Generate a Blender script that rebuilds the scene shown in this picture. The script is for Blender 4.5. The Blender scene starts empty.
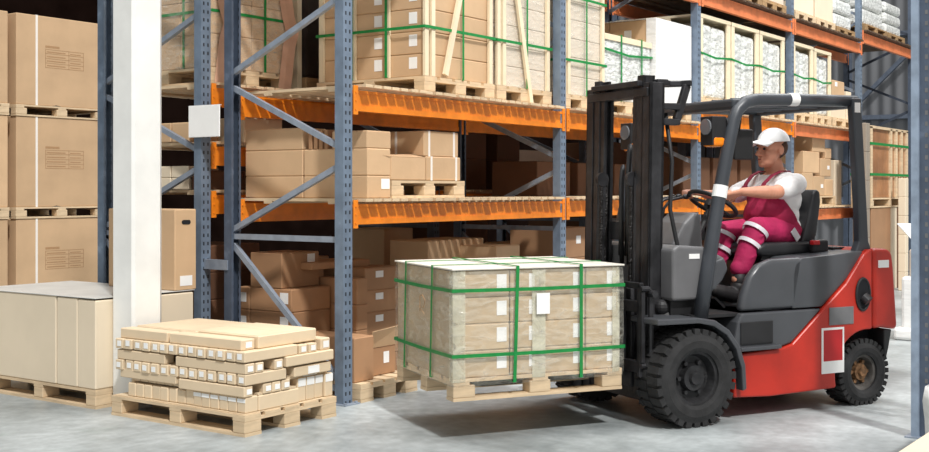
import bpy, bmesh, math, random
from mathutils import Matrix, Vector
random.seed(7)
sc = bpy.context.scene
COL = sc.collection
PI = math.pi
R = math.radians

# ------------------------------------------------------------------ materials
def newmat(name):
    m = bpy.data.materials.new(name); m.use_nodes = True
    nt = m.node_tree; nt.nodes.clear()
    out = nt.nodes.new('ShaderNodeOutputMaterial')
    b = nt.nodes.new('ShaderNodeBsdfPrincipled')
    nt.links.new(b.outputs[0], out.inputs[0])
    return m, nt, b, out

def lin(c):
    return tuple(((v/12.92) if v <= .04045 else ((v+.055)/1.055)**2.4) for v in c) + (1,)

def rgb(r, g, b): return lin((r/255, g/255, b/255))

def mat(name, col, rough=.6, metal=0., noise=.12, nscale=6., vary=0., bump=0., bscale=60., stretch=(1,1,1), dark=None, coord='Object', spec=.5):
    """principled with noise-modulated colour, optional per-object value variation and bump"""
    m, nt, b, out = newmat(name)
    N = nt.nodes.new; L = nt.links.new
    tc = N('ShaderNodeTexCoord'); mp = N('ShaderNodeMapping'); mp.inputs['Scale'].default_value = stretch
    L(tc.outputs[coord], mp.inputs[0])
    nz = N('ShaderNodeTexNoise'); nz.inputs['Scale'].default_value = nscale; nz.inputs['Detail'].default_value = 4
    L(mp.outputs[0], nz.inputs['Vector'])
    d = dark or tuple(c*(1-noise*2.2) for c in col[:3]) + (1,)
    mx = N('ShaderNodeMix'); mx.data_type = 'RGBA'
    mr = N('ShaderNodeMapRange'); mr.inputs[1].default_value = .35; mr.inputs[2].default_value = .65
    L(nz.outputs[0], mr.inputs[0]); L(mr.outputs[0], mx.inputs[0])
    mx.inputs[6].default_value = d; mx.inputs[7].default_value = col
    last = mx.outputs[2]
    if vary:
        oi = N('ShaderNodeObjectInfo'); hs = N('ShaderNodeHueSaturation')
        mv = N('ShaderNodeMapRange'); mv.inputs[3].default_value = 1-vary; mv.inputs[4].default_value = 1+vary*.6
        L(oi.outputs['Random'], mv.inputs[0]); L(mv.outputs[0], hs.inputs['Value']); L(last, hs.inputs['Color'])
        last = hs.outputs[0]
    L(last, b.inputs['Base Color'])
    b.inputs['Roughness'].default_value = rough; b.inputs['Metallic'].default_value = metal
    b.inputs['Specular IOR Level'].default_value = spec
    if bump:
        n2 = N('ShaderNodeTexNoise'); n2.inputs['Scale'].default_value = bscale; n2.inputs['Detail'].default_value = 3
        L(mp.outputs[0], n2.inputs['Vector'])
        bp = N('ShaderNodeBump'); bp.inputs['Strength'].default_value = bump; bp.inputs['Distance'].default_value = .02
        L(n2.outputs[0], bp.inputs['Height']); L(bp.outputs[0], b.inputs['Normal'])
    return m

M = {}
M['card'] = mat('card_tan', rgb(208,174,136), .75, vary=.12, noise=.05, nscale=3, bump=.04, bscale=25)
M['card_cream'] = mat('card_cream', rgb(228,212,186), .75, vary=.05, noise=.03, nscale=3)
M['card_brown'] = mat('card_brown', rgb(176,134,98), .75, vary=.16, noise=.06, nscale=3)
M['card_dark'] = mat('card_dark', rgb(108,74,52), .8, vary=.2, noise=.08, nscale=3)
M['card_small'] = mat('card_small', rgb(224,202,170), .75, vary=.09, noise=.04, nscale=4)
M['card_film'] = mat('card_under_film', rgb(204,180,146), .45, vary=.08, noise=.07, nscale=5, bump=.1, bscale=9)
M['card_pale'] = mat('card_pale', rgb(222,208,190), .5, vary=.05, noise=.05, nscale=5, bump=.08, bscale=9)
M['card_inside'] = mat('card_inside', rgb(150,106,70), .8)
M['wood'] = mat('pine', rgb(224,198,162), .7, noise=.1, nscale=5, stretch=(1,1,6), vary=.1, bump=.1, bscale=40)
M['wood_old'] = mat('pine_old', rgb(176,142,100), .8, noise=.14, nscale=6, vary=.14, bump=.1, bscale=40)
M['deck_dark'] = mat('shaded_boards', rgb(96,76,58), .85, noise=.15, nscale=6)  # gloom under the top deck put into the board colour
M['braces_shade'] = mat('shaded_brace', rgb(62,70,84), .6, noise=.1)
M['card_grey'] = mat('card_grey', rgb(150,138,124), .8, vary=.08, noise=.06, nscale=3)
M['wood_crate'] = mat('pine_pale', rgb(238,222,190), .7, noise=.05, nscale=5, vary=.04)
M['green'] = mat('green_band', rgb(20,140,66), .4, noise=.1, nscale=30, stretch=(1,1,1))
M['white'] = mat('white_paper', rgb(244,244,242), .7, noise=.02)
M['print'] = mat('faded_print', rgb(180,142,102), .8, noise=.1, nscale=80)
M['whiteband'] = mat('white_band', rgb(240,234,226), .5, noise=.02)
M['steel_blue'] = None
M['brace'] = mat('galvanised_brace', rgb(146,156,170), .4, metal=.15, noise=.1, nscale=14)
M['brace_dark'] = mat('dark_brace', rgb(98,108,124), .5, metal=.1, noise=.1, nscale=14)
M['orange'] = mat('orange_paint', rgb(250,142,34), .35, noise=.10, nscale=7, bump=.03, bscale=30)
M['orange_far'] = mat('orange_paint_pale', rgb(232,134,84), .5, noise=.08, nscale=7)  # paler orange for the top beams and the far bays
M['hole'] = mat('dark_slot', rgb(22,24,30), .9)
M['black'] = mat('black_steel', rgb(56,56,59), .42, metal=.25, noise=.25, nscale=9, bump=.06, bscale=40)
M['blackmatte'] = mat('black_plastic', rgb(34,34,36), .55, noise=.15, nscale=9)
M['chain'] = mat('oily_chain', rgb(52,50,50), .4, metal=.6, noise=.3, nscale=60, bump=.6, bscale=70)
M['rubber'] = mat('rubber', rgb(44,44,45), .85, noise=.2, nscale=12, bump=.15, bscale=40)
M['rim'] = mat('black_rim', rgb(52,52,54), .5, metal=.3, noise=.25, nscale=16)
M['rim_grey'] = mat('dusty_rim', rgb(104,100,96), .6, metal=.3, noise=.25, nscale=16)
M['hubrust'] = mat('rusty_hub', rgb(150,112,78), .7, metal=.3, noise=.3, nscale=40)
M['red'] = mat('forklift_red', rgb(188,44,28), .35, noise=.12, nscale=4, bump=.02, bscale=30)
M['grey'] = mat('forklift_grey', rgb(74,76,80), .3, noise=.06, nscale=5)
M['greylight'] = mat('forklift_grey_light', rgb(108,108,110), .42, noise=.08, nscale=5)
M['guard'] = mat('guard_grey', rgb(62,66,72), .38, noise=.08, nscale=6)
M['seat'] = mat('black_vinyl', rgb(36,37,40), .4, noise=.1, nscale=10)
M['plate'] = mat('grey_plate', rgb(112,112,114), .5, noise=.08, nscale=10)
M['decalred'] = mat('decal_red', rgb(190,30,34), .5, noise=.03)
M['amber'] = mat('amber_lens', rgb(255,140,20), .2, noise=.05)
M['glass'] = mat('lamp_lens', rgb(120,122,126), .1, noise=.05)
M['skin'] = mat('skin', rgb(212,148,120), .5, noise=.05, nscale=14)
M['hair'] = mat('short_hair', rgb(92,62,44), .8, noise=.2, nscale=60)
M['shirt'] = mat('white_cotton', rgb(240,238,238), .8, noise=.03, nscale=8, bump=.25, bscale=14)
M['cap'] = mat('white_cap', rgb(240,240,240), .8, noise=.02)
M['overall'] = mat('magenta_cloth', rgb(170,26,74), .8, noise=.12, nscale=8, bump=.4, bscale=14)
M['trouser'] = mat('pink_cloth', rgb(186,30,90), .8, noise=.12, nscale=8, bump=.4, bscale=14)
M['strap_cloth'] = mat('maroon_cloth', rgb(140,26,58), .8, noise=.08, nscale=20)
M['reflect'] = mat('reflective_tape', rgb(224,220,226), .4, noise=.04)
M['shoe'] = mat('black_shoe', rgb(34,32,34), .6, noise=.1, nscale=20)
M['eye'] = mat('dark_eye', rgb(40,28,24), .3)
M['lip'] = mat('lip', rgb(176,98,84), .5)
M['foil'] = mat('crumpled_film', rgb(238,240,236), .16, noise=.17, nscale=9, bump=1.0, bscale=8, stretch=(1.6,1.6,3.2))  # colour noise also stands for the light and dark of creases
M['whitewrap'] = mat('white_wrap', rgb(240,240,238), .3, noise=.03, nscale=6, bump=.4, bscale=6, stretch=(1,1,3))
M['kraft_edge'] = mat('kraft_edge_board', rgb(206,160,132), .7, noise=.06, nscale=6)
M['drum'] = mat('dark_wrap', rgb(52,44,42), .35, noise=.2, nscale=6, bump=.3, bscale=8)

def steel_mat(name, col, holes=True):
    """blue-grey painted upright: two rows of punched slots on its wide face, scuffs"""
    m, nt, b, out = newmat(name)
    N = nt.nodes.new; L = nt.links.new
    tc = N('ShaderNodeTexCoord'); sx = N('ShaderNodeSeparateXYZ'); L(tc.outputs['Object'], sx.inputs[0])
    nz = N('ShaderNodeTexNoise'); nz.inputs['Scale'].default_value = 9; nz.inputs['Detail'].default_value = 5
    L(tc.outputs['Object'], nz.inputs['Vector'])
    cr = N('ShaderNodeValToRGB')
    cr.color_ramp.elements[0].position = .35; cr.color_ramp.elements[0].color = tuple(c*.75 for c in col[:3])+(1,)
    cr.color_ramp.elements[1].position = .62; cr.color_ramp.elements[1].color = col
    e = cr.color_ramp.elements.new(.72); e.color = tuple(min(1, c*1.25+.02) for c in col[:3])+(1,)
    L(nz.outputs[0], cr.inputs[0])
    def mth(op, a, bb=None):
        n = N('ShaderNodeMath'); n.operation = op
        for i, v in ((0, a), (1, bb)):
            if v is None: continue
            if isinstance(v, (int, float)): n.inputs[i].default_value = v
            else: L(v, n.inputs[i])
        return n.outputs[0]
    ax = mth('ABSOLUTE', mth('SUBTRACT', mth('ABSOLUTE', sx.outputs[0]), .020))
    mx = mth('LESS_THAN', ax, .0065)
    fz = mth('FRACT', mth('MULTIPLY', sx.outputs[2], 1/.06))
    mz = mth('LESS_THAN', fz, .42)
    mask = mth('MULTIPLY', mx, mz)
    mix = N('ShaderNodeMix'); mix.data_type = 'RGBA'
    if holes: L(mask, mix.inputs[0])
    else: mix.inputs[0].default_value = 0
    L(cr.outputs[0], mix.inputs[6]); mix.inputs[7].default_value = rgb(20,22,28)
    L(mix.outputs[2], b.inputs['Base Color'])
    b.inputs['Roughness'].default_value = .45; b.inputs['Metallic'].default_value = .15
    return m
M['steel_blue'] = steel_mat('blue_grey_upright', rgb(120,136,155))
M['steel_dark'] = steel_mat('shaded_upright', rgb(86,98,116))  # darker copy of the upright paint, shade put into its colour

def film_mat(name, tint, opac, rough=.12, bump=.5, bscale=8, stretch=(1,1,3)):
    """stretch film: mostly see-through with crumpled glossy streaks"""
    m, nt, b, out = newmat(name)
    N = nt.nodes.new; L = nt.links.new
    b.inputs['Base Color'].default_value = tint; b.inputs['Roughness'].default_value = rough
    tr = N('ShaderNodeBsdfTransparent'); mix = N('ShaderNodeMixShader')
    tc = N('ShaderNodeTexCoord'); mp = N('ShaderNodeMapping'); mp.inputs['Scale'].default_value = stretch
    L(tc.outputs['Object'], mp.inputs[0])
    nz = N('ShaderNodeTexNoise'); nz.inputs['Scale'].default_value = bscale; nz.inputs['Detail'].default_value = 5; nz.inputs['Distortion'].default_value = 1.2
    L(mp.outputs[0], nz.inputs['Vector'])
    bp = N('ShaderNodeBump'); bp.inputs['Strength'].default_value = bump; bp.inputs['Distance'].default_value = .03
    L(nz.outputs[0], bp.inputs['Height']); L(bp.outputs[0], b.inputs['Normal'])
    mr = N('ShaderNodeMapRange'); mr.inputs[1].default_value = .4; mr.inputs[2].default_value = .75
    mr.inputs[3].default_value = opac*.5; mr.inputs[4].default_value = min(1, opac*1.9)
    L(nz.outputs[0], mr.inputs[0]); L(mr.outputs[0], mix.inputs[0])
    L(tr.outputs[0], mix.inputs[1]); L(b.outputs[0], mix.inputs[2]); L(mix.outputs[0], out.inputs[0])
    return m
M['film'] = film_mat('clear_stretch_film', rgb(236,234,222), .20)
M['film_thick'] = film_mat('cloudy_stretch_film', rgb(234,232,224), .45, bump=.9)
M['film_edge'] = film_mat('pale_edge_strip', rgb(224,220,196), .5, bump=.2, stretch=(1,1,1))

def floor_mat():
    m, nt, b, out = newmat('polished_concrete')
    N = nt.nodes.new; L = nt.links.new
    tc = N('ShaderNodeTexCoord')
    n1 = N('ShaderNodeTexNoise'); n1.inputs['Scale'].default_value = .9; n1.inputs['Detail'].default_value = 8; n1.inputs['Roughness'].default_value = .65
    n2 = N('ShaderNodeTexNoise'); n2.inputs['Scale'].default_value = 14; n2.inputs['Detail'].default_value = 6
    n3 = N('ShaderNodeTexNoise'); n3.inputs['Scale'].default_value = .55; n3.inputs['Detail'].default_value = 6; n3.inputs['Roughness'].default_value = .7
    for n in (n1, n2, n3): L(tc.outputs['Object'], n.inputs['Vector'])
    cr = N('ShaderNodeValToRGB')
    cr.color_ramp.elements[0].position = .3; cr.color_ramp.elements[0].color = rgb(112,119,120)
    cr.color_ramp.elements[1].position = .68; cr.color_ramp.elements[1].color = rgb(184,190,191)
    L(n1.outputs[0], cr.inputs[0])
    mx = N('ShaderNodeMix'); mx.data_type = 'RGBA'; mx.blend_type = 'OVERLAY'; mx.inputs[0].default_value = .35
    L(cr.outputs[0], mx.inputs[6]); L(n2.outputs[0], mx.inputs[7])
    g = N('ShaderNodeMapRange'); g.inputs[1].default_value = .6; g.inputs[2].default_value = .72; g.inputs[4].default_value = .45
    L(n3.outputs[0], g.inputs[0])
    mg = N('ShaderNodeMix'); mg.data_type = 'RGBA'; L(g.outputs[0], mg.inputs[0])
    L(mx.outputs[2], mg.inputs[6]); mg.inputs[7].default_value = rgb(104,130,116)
    L(mg.outputs[2], b.inputs['Base Color'])
    rr = N('ShaderNodeMapRange'); rr.inputs[3].default_value = .28; rr.inputs[4].default_value = .6
    L(n1.outputs[0], rr.inputs[0]); L(rr.outputs[0], b.inputs['Roughness'])
    bp = N('ShaderNodeBump'); bp.inputs['Strength'].default_value = .05; L(n2.outputs[0], bp.inputs['Height']); L(bp.outputs[0], b.inputs['Normal'])
    return m

def corrugated(name, col, pitch, axis, streak=.15):
    m, nt, b, out = newmat(name)
    N = nt.nodes.new; L = nt.links.new
    tc = N('ShaderNodeTexCoord')
    wv = N('ShaderNodeTexWave'); wv.bands_direction = axis; wv.inputs['Scale'].default_value = pitch; wv.inputs['Distortion'].default_value = 0
    L(tc.outputs['Object'], wv.inputs['Vector'])
    nz = N('ShaderNodeTexNoise'); nz.inputs['Scale'].default_value = 1.2; L(tc.outputs['Object'], nz.inputs['Vector'])
    mx = N('ShaderNodeMix'); mx.data_type = 'RGBA'
    mx.inputs[6].default_value = tuple(c*(1-streak*2) for c in col[:3])+(1,); mx.inputs[7].default_value = col
    L(nz.outputs[0], mx.inputs[0]); L(mx.outputs[2], b.inputs['Base Color'])
    bp = N('ShaderNodeBump'); bp.inputs['Strength'].default_value = .8; bp.inputs['Distance'].default_value = .05
    L(wv.outputs[0], bp.inputs['Height']); L(bp.outputs[0], b.inputs['Normal'])
    b.inputs['Roughness'].default_value = .6
    return m

def column_mat():
    m = mat('whitewashed_concrete', rgb(238,238,234), .8, noise=.05, nscale=3, bump=.07, bscale=22)
    return m
M['column'] = column_mat()

# ------------------------------------------------------------------ mesh builder
class MB:
    def __init__(s): s.bm = bmesh.new()
    def _x(s, verts, mtx):
        bmesh.ops.transform(s.bm, matrix=mtx, verts=verts)
    def box(s, c, d, rot=None):
        r = bmesh.ops.create_cube(s.bm, size=1)
        mtx = Matrix.Translation(c) @ (rot.to_4x4() if rot else Matrix.Identity(4)) @ Matrix.Diagonal((d[0], d[1], d[2], 1))
        s._x(r['verts'], mtx); return s
    def mm(s, a, b):   # box from min to max corner
        return s.box([(a[i]+b[i])/2 for i in range(3)], [abs(b[i]-a[i]) for i in range(3)])
    def bar(s, p, q, w, t, up=(0,0,1)):
        """rectangular bar from p to q; w across, t along 'up'"""
        p = Vector(p); q = Vector(q); z = (q-p); l = z.length; z.normalize()
        u = Vector(up); x = u.cross(z)
        if x.length < 1e-4: x = Vector((1,0,0)).cross(z)
        x.normalize(); y = z.cross(x)
        rot = Matrix((x, y, z)).transposed()
        return s.box((p+q)/2, (w, t, l), rot)
    def cyl(s, p, q, r0, r1=None, n=16, cap=True):
        r1 = r0 if r1 is None else r1
        p = Vector(p); q = Vector(q); z = q-p; l = z.length
        rot = z.to_track_quat('Z', 'Y').to_matrix()
        r = bmesh.ops.create_cone(s.bm, cap_ends=cap, segments=n, radius1=r0, radius2=r1, depth=l)
        s._x(r['verts'], Matrix.Translation((p+q)/2) @ rot.to_4x4()); return s
    def sph(s, c, r, sc3=(1,1,1), n=16, rot=None):
        rr = bmesh.ops.create_uvsphere(s.bm, u_segments=n, v_segments=max(6, n//2), radius=r)
        s._x(rr['verts'], Matrix.Translation(c) @ (rot.to_4x4() if rot else Matrix.Identity(4)) @ Matrix.Diagonal((*sc3, 1))); return s
    def tube(s, pts, r, n=10, closed=False):
        pts = [Vector(p) for p in pts]; N = len(pts)
        rad = r if isinstance(r, (list, tuple)) else [r]*N
        rings = []; prevx = None
        for i, p in enumerate(pts):
            a = pts[i-1] if (i > 0 or closed) else p; b = pts[(i+1) % N] if (i < N-1 or closed) else p
            t = (b-a).normalized()
            if prevx is None:
                x = t.orthogonal().normalized()
            else:
                x = (prevx - t*prevx.dot(t))
                x = x.normalized() if x.length > 1e-5 else t.orthogonal().normalized()
            prevx = x; y = t.cross(x)
            rings.append([s.bm.verts.new(p + (x*math.cos(k*2*PI/n)+y*math.sin(k*2*PI/n))*rad[i]) for k in range(n)])
        for i in range(N if closed else N-1):
            A = rings[i]; B = rings[(i+1) % N]
            for k in range(n): s.bm.faces.new((A[k], A[(k+1) % n], B[(k+1) % n], B[k]))
        if not closed:
            s.bm.faces.new(rings[0][::-1]); s.bm.faces.new(rings[-1])
        return s
    def prism(s, poly, a, b, plane='xz'):
        """extrude a polygon given in 'xz' along y (a..b), 'xy' along z, 'yz' along x"""
        def V(p, t):
            return {'xz': (p[0], t, p[1]), 'xy': (p[0], p[1], t), 'yz': (t, p[0], p[1])}[plane]
        A = [s.bm.verts.new(V(p, a)) for p in poly]; B = [s.bm.verts.new(V(p, b)) for p in poly]
        n = len(poly)
        fs = [s.bm.faces.new(A), s.bm.faces.new(B[::-1])]
        for i in range(n): fs.append(s.bm.faces.new((A[i], B[i], B[(i+1) % n], A[(i+1) % n])))
        bmesh.ops.recalc_face_normals(s.bm, faces=fs)
        return s
    def lathe(s, prof, c, axis='y', n=40):
        """prof: list of (radius, offset along axis); closed ring profile"""
        rings = []
        for k in range(n):
            a = 2*PI*k/n; ring = []
            for r, o in prof:
                p = {'y': (r*math.cos(a), o, r*math.sin(a)), 'z': (r*math.cos(a), r*math.sin(a), o), 'x': (o, r*math.cos(a), r*math.sin(a))}[axis]
                ring.append(s.bm.verts.new(Vector(c)+Vector(p)))
            rings.append(ring)
        m = len(prof); fs = []
        for k in range(n):
            A = rings[k]; B = rings[(k+1) % n]
            for i in range(m):
                j = (i+1) % m
                fs.append(s.bm.faces.new((A[i], A[j], B[j], B[i])))
        bmesh.ops.recalc_face_normals(s.bm, faces=fs)
        return s
    def quad(s, pts):
        s.bm.faces.new([s.bm.verts.new(p) for p in pts]); return s
    def mesh(s, name):
        bmesh.ops.recalc_face_normals(s.bm, faces=s.bm.faces[:])
        me = bpy.data.meshes.new(name); s.bm.to_mesh(me); s.bm.free(); return me

def thicken(bm, t):
    bm.normal_update(); bmesh.ops.solidify(bm, geom=bm.faces[:], thickness=t)

def link(o, parent=None):
    COL.objects.link(o)
    if parent: o.parent = parent
    return o

def obj(name, mb, m, parent=None, smooth=False, bevel=0, seg=2, loc=None):
    me = mb.mesh(name) if isinstance(mb, MB) else mb
    if m is not None and not me.materials: me.materials.append(M[m] if isinstance(m, str) else m)
    if smooth:
        for p in me.polygons: p.use_smooth = True
    o = bpy.data.objects.new(name, me); link(o, parent)
    if loc: o.location = loc
    if bevel:
        bv = o.modifiers.new('Bevel', 'BEVEL'); bv.width = bevel; bv.segments = seg; bv.limit_method = 'ANGLE'; bv.angle_limit = R(35)
    return o

def tag(o, label, cat, group=None):
    o['label'] = label; o['category'] = cat
    if group: o['group'] = group
    return o

def thing(name, label, cat, loc=(0,0,0), rotz=0, group=None):
    o = bpy.data.objects.new(name, None); link(o); o.location = loc; o.rotation_euler = (0,0,rotz)
    o.empty_display_size = .1
    return tag(o, label, cat, group)

def struct(o): o['kind'] = 'structure'; return o

ORD = ['first','second','third','fourth','fifth','sixth','seventh','eighth','ninth','tenth','eleventh','twelfth','thirteenth','fourteenth','fifteenth','sixteenth']

# ------------------------------------------------------------------ generic goods
_cache = {}
def cart_mesh(d, m, flaps=True):
    """closed carton: bevelled box with the seam of its lid flaps and a tape strip"""
    key = ('c', tuple(round(x, 3) for x in d), m)
    if key in _cache: return _cache[key]
    b = MB(); b.mm((0,0,0), d)
    bmesh.ops.bevel(b.bm, geom=b.bm.edges[:], offset=min(.006, min(d)*.08), segments=1, affect='EDGES')
    # lid seam groove along the longer side, slightly raised flaps
    L, W, H = d
    t = .0015
    if min(L, W) > .12:
        if L >= W:
            b.mm((.006, .006, H-.001), (L-.006, W/2-.002, H+t)); b.mm((.006, W/2+.002, H-.001), (L-.006, W-.006, H+t))
        else:
            b.mm((.006, .006, H-.001), (L/2-.002, W-.006, H+t)); b.mm((L/2+.002, .006, H-.001), (L-.006, W-.006, H+t))
    me = b.mesh('carton'); me.materials.append(M[m]); _cache[key] = me
    return me

def quad_mesh(key, w, h, m, t=.002):
    k = (key, round(w, 3), round(h, 3), m)
    if k not in _cache:
        b = MB(); b.mm((-w/2, -t, -h/2), (w/2, 0, h/2)); me = b.mesh(key); me.materials.append(M[m]); _cache[k] = me
    return _cache[k]

def carton(label, loc, d, m='card', rotz=0, group=None, tags=(), name='carton', cat='box', tape=None):
    """tags: (face, a, b, w, h[, mat]) white paper labels; face 'f' = -Y side, 'l' = -X side; a,b = centre across/up (metres)"""
    o = bpy.data.objects.new(name, cart_mesh(d, m)); link(o); o.location = loc; o.rotation_euler = (0,0,rotz)
    tag(o, label, cat, group)
    for t in tags:
        f, a, bb, w, h = t[:5]; mm_ = t[5] if len(t) > 5 else 'white'
        nm = t[6] if len(t) > 6 else 'paper_label'
        q = bpy.data.objects.new(nm, quad_mesh(nm, w, h, mm_)); link(q, o)
        if f == 'f': q.location = (a, -.0005, bb)
        else: q.location = (-.0005, a, bb); q.rotation_euler = (0,0,-PI/2)
    if tape:
        f, w = tape
        b = MB()
        if f == 'l': b.mm((-.0015, d[1]/2-w/2, d[2]*.55), (.0, d[1]/2+w/2, d[2])); b.mm((-.0015, d[1]/2-w/2, d[2]), (d[0], d[1]/2+w/2, d[2]+.003))
        else: b.mm((d[0]/2-w/2, -.0015, d[2]*.55), (d[0]/2+w/2, 0, d[2])); b.mm((d[0]/2-w/2, -.0015, d[2]), (d[0]/2+w/2, d[1], d[2]+.003))
        obj('packing_tape', b, 'whiteband', o)
    return o

def _pal_meshes(L, W, h, m):
    key = ('p', round(L, 2), round(W, 2), round(h, 3), m)
    if key in _cache: return _cache[key]
    bt = h*.15; bl = h*.56
    dk = MB(); n = 5 if L > W*1.02 else 5
    # deck: boards along the long side, three stringer boards across
    lw = W/ (n*1.22)
    if L >= W:
        for i in range(n):
            y = i*(W-lw)/(n-1); dk.mm((0, y, h-bt), (L, y+lw, h))
        for x in (0, L/2-.05, L-.10): dk.mm((x, 0, h-2*bt), (x+.10, W, h-bt-.0005))
    else:
        lw = L/(n*1.22)
        for i in range(n):
            x = i*(L-lw)/(n-1); dk.mm((x, 0, h-bt), (x+lw, W, h))
        for y in (0, W/2-.05, W-.10): dk.mm((0, y, h-2*bt), (L, y+.10, h-bt-.0005))
    dm = dk.mesh('deck_boards'); dm.materials.append(M[m])
    b = MB(); b.mm((0,0,0), (.135, .10, h-3*bt)); bmesh.ops.bevel(b.bm, geom=b.bm.edges[:], offset=.004, segments=1, affect='EDGES')
    bm_ = b.mesh('spacer_block'); bm_.materials.append(M[m])
    r = MB()
    if L >= W: r.mm((0,0,0), (L, .10, bt))
    else: r.mm((0,0,0), (.135, W, bt))
    rm = r.mesh('runner_board'); rm.materials.append(M[m])
    _cache[key] = (dm, bm_, rm, bt); return _cache[key]

def pallet(label, loc, L, W, h=.125, rotz=0, m='wood', group='wooden pallets', simple=False):
    t = thing('wooden_pallet', label, 'pallet', loc, rotz, group)
    dm, bm_, rm, bt = _pal_meshes(L, W, h, m)
    o = bpy.data.objects.new('deck_boards', dm); link(o, t)
    for i in range(3):
        for j in range(3):
            o = bpy.data.objects.new('spacer_block', bm_); link(o, t); o.location = (i*(L-.135)/2, j*(W-.10)/2, bt)
    for k in range(3):
        o = bpy.data.objects.new('runner_board', rm); link(o, t)
        o.location = (0, k*(W-.10)/2, 0) if L >= W else (k*(L-.135)/2, 0, 0)
    return t

def loop_band(pts, w, normal_axis, m='green', name='strap', t=.003):
    """flat ribbon following a closed loop of points; width w along normal_axis"""
    b = MB(); a = Vector(normal_axis).normalized()*w/2; N = len(pts)
    V1 = [b.bm.verts.new(Vector(p)-a) for p in pts]; V2 = [b.bm.verts.new(Vector(p)+a) for p in pts]
    for i in range(N):
        j = (i+1) % N; b.bm.faces.new((V1[i], V1[j], V2[j], V2[i]))
    thicken(b.bm, t)
    return obj(name, b, m)

def strap_h(label, org, rotz, L, W, z, g=.006, w=.022, group=None, cat='strap', sag=0):
    """horizontal green band round a load of L x W whose near left corner is org"""
    pts = []
    ring = [(-g,-g), (L/2,-g-.002), (L+g,-g), (L+g,W/2), (L+g,W+g), (L/2,W+g), (-g,W+g), (-g-.002,W/2)]
    dz = [0, -sag, 0, 0, 0, 0, 0, -sag]
    o = loop_band([(x, y, z+d) for (x, y), d in zip(ring, dz)], w, (0,0,1), name='strap')
    o.location = org; o.rotation_euler = (0,0,rotz); return tag(o, label, cat, group)

def strap_v(label, org, rotz, L, W, z0, z1, pos, along='x', g=.006, w=.022, group=None, lean=0):
    """vertical band over a load; along='x': crosses the -Y face at x=pos, 'y': crosses the -X face at y=pos"""
    if along == 'x':
        pts = [(pos+lean, -g, z0), (pos, -g, z1+g), (pos, W+g, z1+g), (pos, W+g, z0)]; ax = (1,0,0)
    else:
        pts = [(-g, pos+lean, z0), (-g, pos, z1+g), (L+g, pos, z1+g), (L+g, pos, z0)]; ax = (0,1,0)
    o = loop_band(pts, w, ax, name='strap'); o.location = org; o.rotation_euler = (0,0,rotz)
    return tag(o, label, 'strap', group)
# ------------------------------------------------------------------ the setting
def plane_obj(name, b, m): return struct(obj(name, b, m))
b = MB(); b.mm((-14,-12,-.05), (22.5,10.4,0)); plane_obj('floor', b, floor_mat())
b = MB(); b.mm((-14,10.0,0), (22.5,10.3,8)); plane_obj('wall_back', b, mat('dark_cladding', rgb(26,17,14), 1, noise=.2, nscale=2, spec=0))
b = MB(); b.mm((22,-12,0), (22.4,10.0,8)); plane_obj('wall_right', b, corrugated('grey_cladding', rgb(112,114,118), 1.1, 'Y', .06))
# steel wind bracing on the right wall
b = MB()
for y in (-9,-6.5,-4,-1.5,1,3.5,6,8.5): b.mm((21.85,y-.06,0), (22,y+.06,8))
for z in (1.2,3.1,5.0): b.mm((21.86,-12,z-.05), (21.99,10,z+.05))
struct(obj('trim_1', b, 'brace_dark'))
b = MB()
for y in (-4,1,3.5): b.bar((21.8,y,5.6), (21.8,y+2.5,3.2), .09,.09); b.bar((21.8,y,1.0), (21.8,y+2.5,3.1), .09,.09)
struct(obj('trim_2', b, 'brace_dark'))

# concrete column with chamfered edges
b = MB(); x0,x1,y0,y1 = -.925,-.63,.99,1.208; c = .018; cc = .075
b.prism([(x0+c,y0),(x1-cc,y0),(x1,y0+cc),(x1,y1-c),(x1-c,y1),(x0+c,y1),(x0,y1-c),(x0,y0+c)], 0, 7.9, 'xy')
col = struct(obj('trim_3', b, 'column'))

# ------------------------------------------------------------------ pallet racks
def frame(X, Y0, depth, height, label, group, m='steel_blue', braces='brace', rearm='steel_dark'):
    t = thing('rack_frame', label, 'rack frame', (X,Y0,0), 0, group)
    up = MB(); w = .090; d = .075
    up.prism([(-w/2,0),(w/2,0),(w/2,d),(w/2-.02,d),(w/2-.02,d-.004),(w/2-.004,d-.004),(w/2-.004,.004),(-w/2+.004,.004),(-w/2+.004,d-.004),(-w/2+.02,d-.004),(-w/2+.02,d),(-w/2,d)], .006, height, 'xy')
    me = up.mesh('upright'); me.materials.append(M[m])
    o = bpy.data.objects.new('upright', me); link(o, t)
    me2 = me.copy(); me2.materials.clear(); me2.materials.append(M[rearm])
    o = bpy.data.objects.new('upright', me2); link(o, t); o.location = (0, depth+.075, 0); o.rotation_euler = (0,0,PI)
    for y in (.03, depth+.045):
        b = MB(); b.mm((-.075,y-.075,0), (.075,y+.065,.008))
        for s in (-.055,.055): b.cyl((s,y-.055,.008),(s,y-.055,.018),.011,n=8)
        obj('foot_plate', b, 'brace', t)
    f = .05; r = depth+.02
    def bar(p, q):
        b = MB(); b.bar((0,p[0],p[1]), (0,q[0],q[1]), .038, .034, up=(1,0,0)); obj('brace', b, braces, t)
    bar((f,1.09),(r,1.09)); bar((f,.1),(r,.1))
    bar((r,1.03),(f,.13))
    z = 1.14; side = 0
    pr_, qr_ = r, f
    while z < height-.6:
        bar((pr_,z),(qr_,z+.45)); z += .56; pr_, qr_ = qr_, pr_
    return t

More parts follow.
